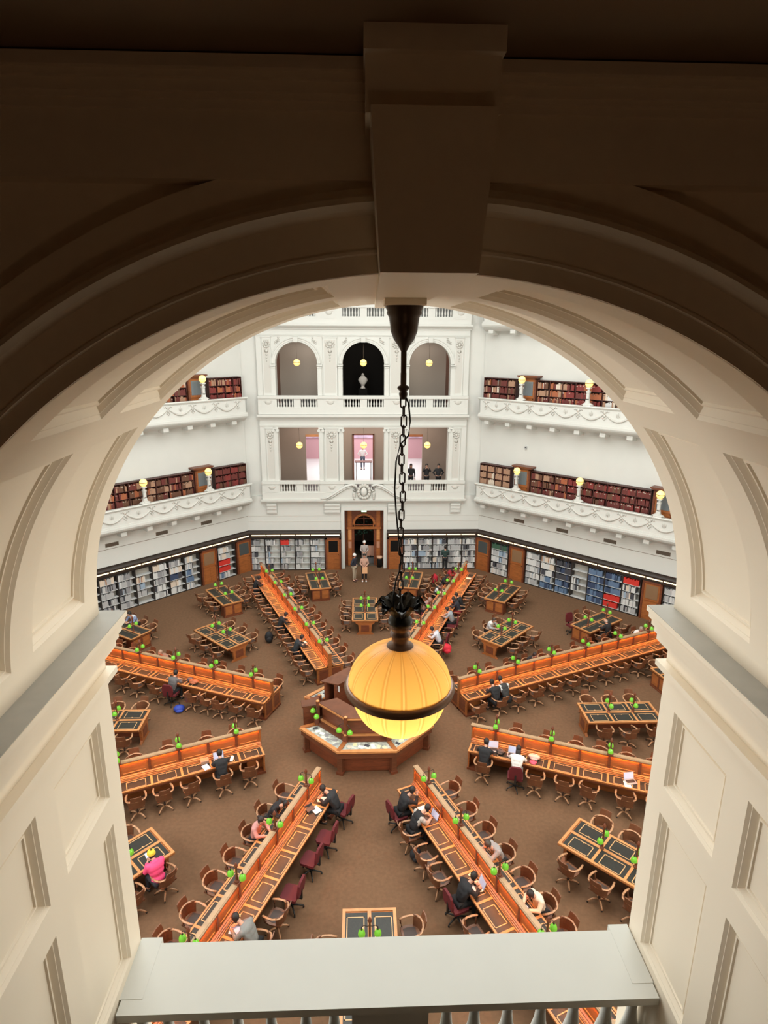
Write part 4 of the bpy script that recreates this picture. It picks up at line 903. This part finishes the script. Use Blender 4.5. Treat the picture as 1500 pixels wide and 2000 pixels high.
def person(label,x,y,face,pose,top,trou,hair=(.015,.01,.008),sk=None,shoe=(.02,.02,.02),z=0,lean=.5,style='short',hands='desk',head=0,sleeve=None,scale=1,hat=None,group=None,hood=False):
    NP[0]+=1; sk=sk or skin
    T=thing('person',label,'person',RZ(x,y,z,face-PI/2)@Matrix.Scale(scale,4),group)
    mt=mat('cloth_%.2f_%.2f_%.2f'%top,top,.85); mp=mat('cloth_%.2f_%.2f_%.2f'%trou,trou,.85); mh=mat('hair_%.2f_%.2f'%hair[:2],hair,.6); mso=mat('shoe_%.2f_%.2f'%shoe[:2],shoe,.6)
    sl=mat('cloth_%.2f_%.2f_%.2f'%sleeve,sleeve,.85) if sleeve else mt
    J={}
    if pose=='sit':
        L=lean; P=(0,-.02,.56); J['pel']=(P,(.15,.12)); J['wa']=((0,.0+.07*L,.72),(.135,.11)); J['ch']=((0,.01+.22*L,.92-.02*L),(.165,.115)); J['nb']=((0,.03+.34*L,1.07-.05*L),.065); J['nk']=((0,.06+.40*L,1.13-.07*L),.052)
        hd=(0,.08+.48*L+.04*head,1.22-.09*L-.03*head); kx=.12; knee=(.12,.38,.52); ank=(.13,.33,.11)
        for s,n in ((-1,'l'),(1,'r')):
            J['hp'+n]=((s*.09,.0,.53),.10); J['kn'+n]=((s*knee[0],knee[1],knee[2]),.068); J['an'+n]=((s*ank[0],ank[1],ank[2]),.042); J['to'+n]=((s*.135,ank[1]+.15,.045),(.042,.03))
    else:
        J['pel']=((0,0,.95),(.145,.11)); J['wa']=((0,0,1.10),(.125,.10)); J['ch']=((0,.0,1.30),(.165,.11)); J['nb']=((0,.0,1.46),.062); J['nk']=((0,.01,1.52),.05); hd=(0,.03,1.62)
        for s,n in ((-1,'l'),(1,'r')):
            st=.06*s if pose=='walk' else 0
            J['hp'+n]=((s*.09,0,.90),.095); J['kn'+n]=((s*.10,.02+st,.50),.062); J['an'+n]=((s*.10,st-.01,.10),.042); J['to'+n]=((s*.115,.14+st,.04),(.042,.03))
    ch=J['ch'][0]; sh=lambda s:(s*.175,ch[1]+.015,ch[2]+(.085 if pose=='sit' else .10))
    for s,n in ((-1,'l'),(1,'r')):
        S0=sh(s)
        if hands=='desk': el=(s*.25,ch[1]+.14,.86); wr=(s*.10,ch[1]+.34,.825)
        elif hands=='phone': el=(s*.22,ch[1]+.14,ch[2]-.13); wr=(s*.07,ch[1]+.30,ch[2]-.02)
        elif hands=='cheek' : el=(s*.2,ch[1]+.26,.86); wr=(s*.09,hd[1]+.09,hd[2]-.12)
        elif hands=='camera': el=(s*.24,.12,1.28); wr=(s*.07,.25,1.50)
        elif hands=='hold': el=(s*.24,.03,1.14); wr=(s*.12,.22,1.08)
        elif hands=='hip': el=(s*.33,-.04,1.17); wr=(s*.17,.06,1.02)
        else: el=(s*.235,.0,1.13); wr=(s*.245,.06,.88)
        J['sh'+n]=(S0,.062); J['el'+n]=(el,.045); J['wr'+n]=(wr,.028); d=Vector(wr)-Vector(el); d.normalize(); J['pa'+n]=(tuple(Vector(wr)+d*.07),(.036,.016))
    J['h1']=(hd,(.074,.085)); J['h2']=((hd[0],hd[1]+.0,hd[2]+.085),(.066,.078)); J['no']=((hd[0],hd[1]+.108,hd[2]+.0),.012)
    J['el1']=((-.085,hd[1]-.01,hd[2]+.01),(.012,.02)); J['er1']=((.085,hd[1]-.01,hd[2]+.01),(.012,.02))
    arms=[(a+n,b_+n) for n in 'lr' for a,b_ in (('sh','el'),('el','wr'),('wr','pa'))]; legs=[(a+n,b_+n) for n in 'lr' for a,b_ in (('hp','kn'),('kn','an'),('an','to'))]
    Ed=[('pel','wa'),('wa','ch'),('ch','nb'),('nb','nk'),('nk','h1'),('h1','h2'),('h1','no'),('h1','el1'),('h1','er1'),('ch','shl'),('ch','shr'),('pel','hpl'),('pel','hpr')]+arms+legs
    sc=lambda r,k:tuple(q*k for q in r) if isinstance(r,tuple) else r*k
    JB={n:(v[0],sc(v[1],.78) if n in('pel','wa','ch','shl','shr','ell','elr','hpl','hpr','knl','knr') else (sc(v[1],.85) if n=='nb' else v[1])) for n,v in J.items()}
    me=skinmesh(JB,Ed,'pel')
    def fing(b):
        for s,n in ((-1,'l'),(1,'r')):
            w=Vector(J['wr'+n][0]); p=Vector(J['pa'+n][0]); d=(p-w).normalized(); side=d.cross(Vector((0,0,1))).normalized(); dn=Vector((0,0,-1))
            for k,ln in enumerate((.062,.074,.08,.07)):
                o=p+side*((k-1.5)*.019)*1-d*.01; q=(o+d*ln*.62+dn*.006,o+d*ln+dn*.028); b.tube([o,q[0],q[1]],[.0095,.009,.0075],sk,6)
            o=w+d*.025-side*s*.02; b.tube([o,o+d*.03-side*s*.028+dn*.006,o+d*.058-side*s*.036+dn*.016],[.012,.010,.008],sk,6)
    fromme(me,'body',sk,T,fing)
    g=lambda n,k:(J[n][0],tuple(q*k+.01 for q in J[n][1]) if isinstance(J[n][1],tuple) else J[n][1]*k+.01)
    JT={n:g(n,1.10) for n in ('pel','wa','ch','shl','shr','ell','elr')}
    def puff(b):
        c=Vector(J['ch'][0]); w=Vector(J['wa'][0]); k=1.14 if hood else (.98 if pose=='sit' else .86)
        b.ell(tuple(c+Vector((0,-.012,.02))),(.205*k,.132*k,.15*k),mt,16,9); b.ell(tuple((c+w)/2),(.178*k,.135*k,.17),mt,16,8)
        for n in 'lr':
            S1,E1,W1=J['sh'+n][0],J['el'+n][0],lerp(J['el'+n][0],J['wr'+n][0],.93); ms_=sl if sleeve else mt
            b.tube([S1,lerp(S1,E1,.5),E1],[.070*k,.064*k,.058*k],ms_,10); b.ell(E1,(.058*k,.058*k,.058*k),ms_,10,7); b.tube([E1,lerp(E1,W1,.5),W1],[.057*k,.050*k,.043*k],ms_,10)
            b.ell(J['sh'+n][0],(.078*k,.082*k,.078*k),mt if not sleeve else sl,10,7)
        if hood: h0=Vector(J['nb'][0]); b.ell(tuple(h0+Vector((0,-.075,.01))),(.12,.075,.07),mt,12,8); b.ell(tuple(w+Vector((0,-.03,-.10))),(.19,.155,.12),mt,14,7)
    JT['nb']=(lerp(J['nb'][0],J['nk'][0],.25),.075)
    for n in 'lr': JT['wr'+n]=(lerp(J['el'+n][0],J['wr'+n][0],.93 if sleeve is None else .9),.04)
    o=fromme(skinmesh(JT,[('pel','wa'),('wa','ch'),('ch','nb'),('ch','shl'),('ch','shr')]+[(a+n,c+n) for n in 'lr' for a,c in (('sh','el'),('el','wr'))],'ch'),'jacket',mt,T,puff)
    if not sleeve:
        rm=o.modifiers.new('cloth_join','REMESH'); rm.mode='VOXEL'; rm.voxel_size=.016; rm.use_smooth_shade=True; sm=o.modifiers.new('soften','SMOOTH'); sm.factor=.5; sm.iterations=3
    if sleeve:
        m=bpy.data.meshes.new_from_object; o.data.materials.append(sl); ex=J['shl'][0]
        for p in o.data.polygons:
            if abs(p.center.x)>.17: p.material_index=1
    JP={'pel':(J['pel'][0],tuple(q+.004 for q in J['pel'][1]))}
    for n in 'lr': JP['hp'+n]=g('hp'+n,1.0); JP['kn'+n]=g('kn'+n,1.0); JP['an'+n]=(lerp(J['kn'+n][0],J['an'+n][0],.95),.055)
    fromme(skinmesh(JP,[('pel','hpl'),('pel','hpr'),('hpl','knl'),('hpr','knr'),('knl','anl'),('knr','anr')],'pel'),'trousers',mp,T)
    for n in 'lr':
        a=Vector(J['an'+n][0]); t=Vector(J['to'+n][0]); b=MB(); b.ell(((a.x+t.x)/2,(a.y+t.y)/2+.01,.045),(.05,.135,.045),mso,10,6); b.build('shoe',T)
    b=MB(); hz=hd[2]
    if style!='bald':
        if hat: b.ell((0,hd[1]-.02,hz+.0),(.084,.088,.085),mh,14,9)
        else: b.ell((0,hd[1]-.022,hz+.05),(.092,.1,.108),mh,14,9)
        b.ell((0,hd[1]-.045,hz+.0),(.086,.07,.09),mh,12,8)
        if style=='long': b.tube([(0,hd[1]-.05,hz+.03),(0,hd[1]-.085,hz-.1),(0,hd[1]-.12,hz-.22),(0,hd[1]-.13,hz-.34)],[.085,.09,.075,.03],mh,10)
        if style=='bun': b.ell((0,hd[1]-.1,hz+.12),(.04,.04,.04),mh,8,6)
        b.build('hair',T)
    else: b.tube([(-.078,hd[1]-.01,hz),(-.06,hd[1]-.07,hz),(0,hd[1]-.09,hz),(.06,hd[1]-.07,hz),(.078,hd[1]-.01,hz)],.022,mh,6); b.build('hair',T)
    if hat:
        b=MB(); hm=mat('hat_%.2f_%.2f_%.2f'%hat,hat,.9); b.ell((0,hd[1]-.015,hz+.072),(.098,.107,.090),hm,16,9); b.tube([(.1*math.cos(t*PI/8),hd[1]-.012+.102*math.sin(t*PI/8),hz+.045) for t in range(16)],.012,hm,6,closed=True)
        if style=='beanie': b.ell((0,hd[1]-.03,hz+.19),(.035,.035,.035),mat('dark_pompom',(.10,.08,.02),.9),8,6)
        b.build('hat',T)
    for s in (-1,1): b=MB(); b.ell((s*.03,hd[1]+.08,hz+.02),(.012,.008,.008),eyem(),6,4); b.build('eye',T)
    b=MB(); b.ell((0,hd[1]+.082,hz-.042),(.022,.008,.006),mat('lip_colour',(.35,.12,.1),.5),6,4); b.build('mouth',T)
    return T
def atarm(k,r,t):
    a={n:g for n,g,_ in ARMS}[k]; p=armM(a)@Vector((r,t,0)); return p.x,p.y,math.radians(a)-math.copysign(1,t)*PI/2
BK=(.012,.012,.014); DN=(.03,.035,.06); GY=(.22,.22,.23); WH=(.72,.70,.66); NV=(.02,.025,.05)
def seat(label,k,r,t=None,**kw):
    s=1 if t>0 else -1; x,y,f=atarm(k,r,s*.86); return person(label,x,y,f+kw.pop('turn',0),'sit',kw.pop('top',BK),kw.pop('trou',BK),**kw)
seat('person in grey jacket seated at near side of upper left long desk','LMU',8.02,1,top=(.12,.11,.11))
seat('person with pale hair behind ridge, far side of upper left long desk','LMU',9.7,-1,top=(.30,.17,.12),hair=(.35,.22,.15))
seat('person in black at laptop, near side of lower left long desk','LML',5.4,1,lean=.6)
seat('person in black jacket hunched over, left side of bottom left long desk','BL',5.41,-1,lean=.9,head=1)
seat('person in pink top with dark hair bun, left side of bottom left long desk','BL',6.28,-1,top=(.52,.25,.23),hair=(.02,.012,.01),style='bun',lean=.35)
seat('person in black in red chair over open notebook, bottom left long desk right side','BL',4.45,1,lean=.8,head=1,top=(.018,.018,.02))
seat('person in grey jumper with white tablet, right side of bottom left long desk','BL',9.09,1,top=(.20,.20,.19),lean=.8,head=1)
seat('person in black leaning on hands in red chair, left side of bottom right long desk','BR',4.62,-1,lean=.7,hands='cheek')
seat('person in black vest with pale sleeves at laptop, bottom right long desk','BR',5.42,-1,lean=.8,sleeve=(.42,.37,.33),head=1)
seat('person in black in red chair at silver laptop, left side of bottom right long desk','BR',8.02,-1,lean=.7)
seat('person in grey hoodie leaning on arms, right side of bottom right long desk','BR',7.3,1,top=(.30,.27,.26),hair=(.05,.035,.025),lean=.8,hands='cheek')
seat('person in cream shirt using phone, right side of bottom right long desk','BR',9.03,1,top=(.72,.58,.45),lean=.55,head=1)
seat('person in black shirt at laptop, innermost seat of lower right long desk','RML',4.54,-1,lean=.6)
seat('person with long black hair and white top in red chair, lower right long desk','RML',5.61,-1,top=WH,trou=(.4,.38,.36),style='long',lean=.6)
seat('person in black with pale scarf, near side of upper right long desk','RMU',5.15,-1,lean=.7,style='bun')
seat('person in black and white beside pale-scarfed neighbour, near side of upper right long desk','RMU',5.6,-1,top=(.03,.03,.03),sleeve=(.5,.5,.5),lean=.9)
seat('person with black hair mostly hidden, far side of upper right long desk','RMU',8.01,1,lean=.5)
seat('person in white shirt, far side outer end of upper right long desk','RMU',14.1,1,top=WH,hair=(.3,.25,.2))
seat('person in black, outer end, left side of long desk left of doorway','UL',14.0,1,lean=.5)
seat('person in black with dark bag, mid left side of long desk left of doorway','UL',8.81,1,lean=.6)
seat('person in dark jumper, nearer inner end of long desk left of doorway','UL',6.2,1,top=(.02,.025,.03),lean=.6)
seat('person in white and grey coat, right side of long desk left of doorway','UL',12.3,-1,top=(.5,.47,.45),sleeve=(.12,.13,.14),hair=(.06,.03,.02),lean=.7)
seat('person in maroon coat, outer end of long desk right of doorway','UR',14.9,1,top=(.30,.02,.03),style='long')
seat('person in black with dark hair beside red coat, long desk right of doorway','UR',13.6,1,top=BK,style='long')
seat('person in black and white jacket, left side of long desk right of doorway','UR',12.2,1,top=(.03,.03,.03),sleeve=(.6,.6,.6))
seat('person in pink and grey partly hidden, left side of long desk right of doorway','UR',10.1,1,top=(.30,.2,.18),hair=(.3,.2,.15))
seat('person in black with dark hair, right side of long desk right of doorway','UR',11.2,-1,top=BK)
seat('person in dark coat by red bag, right side of long desk right of doorway','UR',10.6,-1,top=(.02,.02,.03),trou=(.25,.02,.02),style='long')
seat('person in grey patterned jumper, right side of long desk right of doorway','UR',9.27,-1,top=(.28,.30,.32))
seat('person in pale blue shirt before red coat, inner right side, long desk right of doorway','UR',6.93,-1,top=(.5,.52,.58),lean=.7)
def tab(label,a,R_,s,dx,dist=.93,**kw):
    M=armM(a)@Matrix.Translation((R_,0,0)); p=M@Vector((dx,s*dist,0)); return person(label,p.x,p.y,math.radians(a)-s*PI/2,'sit',kw.pop('top',BK),kw.pop('trou',BK),**kw)
tab('person in bright pink hoodie and yellow beanie holding phone, lower left table',-135,9.46,1,-.75,.95,top=(.85,.07,.20),trou=(.03,.03,.04),hat=(.80,.58,.05),style='beanie',hands='phone',lean=.35,head=.5,hood=True)
tab('person in white top with grey scarf, upper right six-place table',45,9.46,1,-.1,top=WH,sleeve=(.35,.35,.36),hair=(.05,.03,.02))
tab('bald person in black at dark table by right diagonal bookcases',33.8,13.7,-1,-.35,top=BK,style='bald',hair=(.4,.35,.3),lean=.3)
tab('person in white and blue shirt at dark table beside left pier',147,13.7,-1,.35,top=(.6,.62,.66),sleeve=(.2,.25,.4))
UPF=PI/2
person('person in dark puffer jacket and khaki trousers standing before the doorway',-.60,15.15,-.5,'stand',(.02,.022,.035),(.36,.29,.21),hands='hip',hat=(.7,.7,.7),shoe=(.1,.04,.03))
person('person in tan top and black trousers with white shoes standing before the doorway',.0,15.1,-PI/2,'stand',(.45,.27,.2),BK,hands='hold',shoe=(.8,.8,.8))
person('person in grey hoodie and white cap standing inside the doorway',.02,17.6,-PI/2,'stand',(.38,.33,.31),(.3,.25,.22),hands='hold',hat=(.75,.73,.7))
person('person in dark green coat browsing bookcases right of the doorway',5.05,16.55,PI/2,'stand',(.02,.045,.04),BK,hands='hold')
for x,l,hn in ((3.0,'leftmost','down'),(4.0,'middle one, photographing,','camera'),(4.75,'rightmost','hip')):
    person(f'person in black, {l} of three behind the lower right far balustrade' ,x,18.75,-PI/2,'stand',BK,BK,z=4.72,hands=hn,style='long' if l=='leftmost' else 'short')
person('person in white top and dark skirt beyond the far middle opening',-.05,25.5,-PI/2,'stand',(.75,.72,.7),(.1,.12,.16),z=4.72,hands='hip')
# ---------------------------------------------------------------- belongings
def laptop(M,label,body=greym):
    T=thing('laptop',label,'laptop',M,'laptops on the desks'); b=MB(); b.box(-.17,.17,-.12,.12,0,.018,body); b.build('base',T); b=MB(); b.box(-.14,.14,-.05,.09,.018,.021,black); b.build('keyboard',T)
    b=MB(); Mx=Matrix.Translation((0,.12,.012))@Matrix.Rotation(-.3,4,'X'); b.box(-.17,.17,0,.012,0,.23,body,Mx); b.box(-.155,.155,-.003,0,.015,.215,screen,Mx); b.build('screen',T)
def deskM(k,r,t,da=0,z=.768):
    x,y,f=atarm(k,r,t); return RZ(x,y,z,f-PI/2+da)
laptop(deskM('LML',5.4,.36),'silver laptop in front of person in black, lower left long desk'); laptop(deskM('BR',5.5,-.32,.1),'laptop before person in black vest, bottom right long desk',BMAT['charcoal'])
laptop(deskM('BR',8.0,-.36,-.2),'silver laptop before person in red chair, bottom right long desk'); laptop(deskM('RML',4.75,-.3,.2),'pale-screened laptop at inner end of lower right long desk')
laptop(deskM('RML',5.4,-.36),'laptop before long-haired person, lower right long desk'); laptop(deskM('RML',9.1,-.34,.5),'open laptop lying beside right pier, lower right long desk')
def sheet(M,w,h,label,m=paper,nm='paper_sheet',cat='paper',t=.004): return tag(MB().box(-w/2,w/2,-h/2,h/2,0,t,m).box(-w/2+.02,w/2-.02,-h/2+.03,-h/2+.04,t,t+.0005,greym).build(nm,None,M),label,cat)
def openbook(M,label):
    T=thing('open_book',label,'book',M); 
    for s in (-1,1): b=MB(); b.sweep([(-.14,0),(.14,0),(.14,.02),(-.14,.02)],*sorted((0,s*.11)),paper); o=b.build('page_block',T)
    b=MB(); b.box(-.115,.115,-.145,.145,-.006,0,BMAT['charcoal']); b.build('cover',T)
openbook(deskM('BL',4.5,.38,.3,.775),'open notebook under arms of person in black, bottom left long desk'); openbook(deskM('BL',4.95,.40,-.5,.775),'cream open book on bottom left long desk beside dark case')
openbook(deskM('UL',6.4,.4,.2,.775),'open book before person in dark jumper, long desk left of doorway')
sheet(deskM('BL',9.1,.36,.3),.21,.29,'white tablet before person in grey jumper, bottom left long desk',screen,'tablet','tablet',.01)
sheet(deskM('BL',9.5,.42,.1),.2,.26,'tan folder near the rail, bottom left long desk',BMAT['tan'],'folder','folder',.012); sheet(deskM('BL',8.75,.2,.6),.08,.12,'small yellow note, bottom left long desk',mat('yellow_document',(.7,.65,.4),.6))
sheet(deskM('LML',5.85,.5,.3),.2,.27,'lilac tablet left of laptop, lower left long desk',screen,'tablet','tablet',.01); sheet(deskM('LML',5.0,.4,-.4),.1,.27,'white papers right of laptop, lower left long desk')
sheet(deskM('LML',5.85,.22,.0),.26,.22,'brown paper packet against the partition, lower left long desk',BMAT['tan'],'paper_packet','packet',.1)
sheet(deskM('BR',5.0,-.3),.2,.28,'paper under arms of leaning person, bottom right long desk'); sheet(deskM('BR',7.6,-.3,.4),.07,.1,'small yellow note beside laptop, bottom right long desk',mat('yellow_document',(.7,.65,.4),.6))
sheet(deskM('BR',9.0,.4),.08,.15,'phone held on desk before person in cream shirt',screen,'phone','phone',.01); sheet(deskM('UR',14.8,-.4),.2,.28,'white sheet at outer end, long desk right of doorway'); sheet(deskM('RMU',5.3,-.35),.21,.29,'papers before the pair, near side of upper right long desk')
sheet(deskM('RML',9.0,-.48,.2),.2,.28,'white paper beside right pier, lower right long desk')
M=armM(-135)@Matrix.Translation((9.46-.75,.50,1.0)); tag(MB().box(-.035,.035,-.004,.004,-.07,.07,black).box(-.032,.032,.004,.006,-.066,.066,screen).build('phone',None,armM(-135)@Matrix.Translation((8.75,.47,1.02))@Matrix.Rotation(.9,4,'X')),'glowing white phone held by person in pink hoodie','phone')
def bag(M,label,m,sx=.16,sy=.12,sz=.22,name='backpack'):
    T=thing(name,label,'bag',M); b=MB(); b.ell((0,0,sz*.9),(sx,sy,sz),m,12,8); b.ell((0,-sy*.8,sz*.6),(sx*.7,sy*.5,sz*.5),m,10,6); b.build('body',T); b=MB(); b.tube([(-.05,0,sz*1.75),(-.04,0,sz*2.0),(.04,0,sz*2.0),(.05,0,sz*1.75)],.012,m,6); b.build('strap',T)
p=armM(157.5)@Vector((7.43,1.25,0)); bag(RZ(p.x,p.y,.0,.3),'bright blue bag on carpet below upper left long desk',mat('blue_bag',(.02,.05,.35),.6),.22,.16,.14)
bag(deskM('LMU',7.35,.35),'rust red bag on upper left long desk',BMAT['rust'],.22,.12,.08,'handbag'); bag(deskM('LMU',7.6,.25,.4),'black bag with pale lining on upper left long desk',BMAT['charcoal'],.13,.1,.07,'handbag')
bag(deskM('RML',5.0,-.35),'dark brown cap-like bag between two readers, lower right long desk',mat('dark_brown_leather',(.08,.05,.04),.7),.15,.12,.07,'handbag')
bag(deskM('RML',6.1,-.25),'cream and pink soft bag on lower right long desk',mat('pale_pink_bag',(.6,.38,.33),.8),.2,.12,.08,'handbag'); bag(deskM('RML',6.1,-.5),'bright pink clutch on lower right long desk',mat('hot_pink_bag',(.75,.07,.12),.6),.13,.08,.04,'handbag')
p=atarm('BR',5.9,-1.0); bag(RZ(p[0],p[1],0,.2),'black backpack on carpet beside bottom right long desk',mat('black_bag',(.01,.01,.012),.8),.17,.15,.2)
p=atarm('UL',8.6,1.45); bag(RZ(p[0],p[1],.0,.2),'black coat bag hanging by chair left of doorway desk',mat('black_bag',(.01,.01,.012),.8),.2,.15,.3)
p=atarm('UR',6.7,-1.25); bag(RZ(p[0],p[1],.25,.2),'bright red coat over chair, inner end of long desk right of doorway',mat('red_coat',(.6,.02,.04),.8),.25,.2,.22,'coat')
p=atarm('UR',14.6,1.6); bag(RZ(p[0],p[1],.25,.2),'red coat over chair back near bookcases right of doorway',mat('red_coat',(.6,.02,.04),.8),.22,.16,.3,'coat')
p=atarm('BL',4.95,.3); tag(MB().box(-.13,.13,-.1,.1,0,.06,BMAT['charcoal']).box(-.13,.13,.08,.1,.06,.14,BMAT['charcoal']).build('pencil_case',None,deskM('BL',5.0,.22,-.5)),'dark case beside cream book, bottom left long desk','case')
# doorway furniture
T=thing('litter_bin','black litter bin with tan top just inside doorway','bin',Matrix.Translation((.98,17.55,0))); MB().lathe([(.15,0),(.17,.55),(.18,.6)],black,14).build('body',T); MB().lathe([(.19,.6),(.19,.72),(.02,.73)],mat('tan_bin_top',(.6,.35,.22),.5),14).build('lid',T)
T=thing('notice_board','tan board on grey base standing inside doorway','board',Matrix.Translation((.42,18.4,0))); MB().box(-.28,.28,-.02,.02,.45,1.15,mat('tan_board',(.50,.27,.19),.6)).build('panel',T); MB().box(-.2,.28,-.15,.15,0,.35,GY and mat('grey_base',(.12,.12,.12),.6)).box(-.03,.03,-.02,.02,.3,.5,black).build('base',T)
T=thing('paper_bag','tan shopping bag held by person in tan top','bag',Matrix.Translation((.03,14.82,.62))); MB().box(-.15,.15,-.05,.05,0,.40,mat('kraft_paper_bag',(.66,.36,.19),.7)).build('body',T); MB().tube([(-.06,0,.40),(-.05,0,.47),(.05,0,.47),(.06,0,.40)],.008,BMAT['tan'],5).build('handle',T)
b=MB(); rk=random.Random(5)
for k in range(90): b.ell((rk.gauss(0,.22),rk.gauss(0,.2),1.9+rk.gauss(0,.2)),(.09,.09,.05),BMAT['dark green'],5,3)
T=thing('potted_plant','dark bushy potted plant deep inside the doorway lobby','plant',Matrix.Translation((-.05,19.9,0))); b.build('foliage',T); MB().tube([(0,0,.5),(0,0,1.9)],.04,wooda,6).build('stem',T); MB().lathe([(.2,0),(.26,.5),(.24,.52)],BMAT['charcoal'],12).build('pot',T)
T=thing('display_table','thin dark-legged table beyond the far middle opening','table',MF@Matrix.Translation((0,4.8,4.72))); MB().box(-.6,.6,-.3,.3,1.22,1.26,wooda).build('top',T)
for s in (-1,1): MB().box(s*.5-.02,s*.5+.02,-.25,-.21,0,1.22,black).build('leg',T); MB().box(s*.5-.02,s*.5+.02,.21,.25,0,1.22,black).build('leg',T)
T=thing('marble_bust','pale marble bust on plinth in upper middle opening of far facade','statue',MF@Matrix.Translation((-.03,2.6,9.66))@Matrix.Diagonal((1.35,1.2,1,1)))
bm_=mat('bust_marble',(.5,.46,.42),.5); me=skinmesh({'a':((0,0,1.6),.09),'b':((0,0,1.74),(.15,.10)),'c':((0,0,1.93),(.22,.13)),'sl':((-.25,0,1.96),(.12,.11)),'sr':((.25,0,1.96),(.12,.11)),'n':((0,0,2.16),.06),'h':((0,-.02,2.28),(.085,.1)),'t':((0,-.01,2.37),(.07,.08)),'no':((0,-.13,2.28),.014)},[('a','b'),('b','c'),('c','sl'),('c','sr'),('c','n'),('n','h'),('h','t'),('h','no')],'a')
fromme(me,'figure',bm_,T); MB().lathe([(.14,1.42),(.1,1.48),(.07,1.55),(.1,1.6)],bm_,12).build('socle',T); MB().box(-.2,.2,-.2,.2,0,1.42,blackw).build('plinth',T)
for o in list(bpy.data.objects):
    if o.type=='MESH' and o.data.users==0: bpy.data.objects.remove(o)
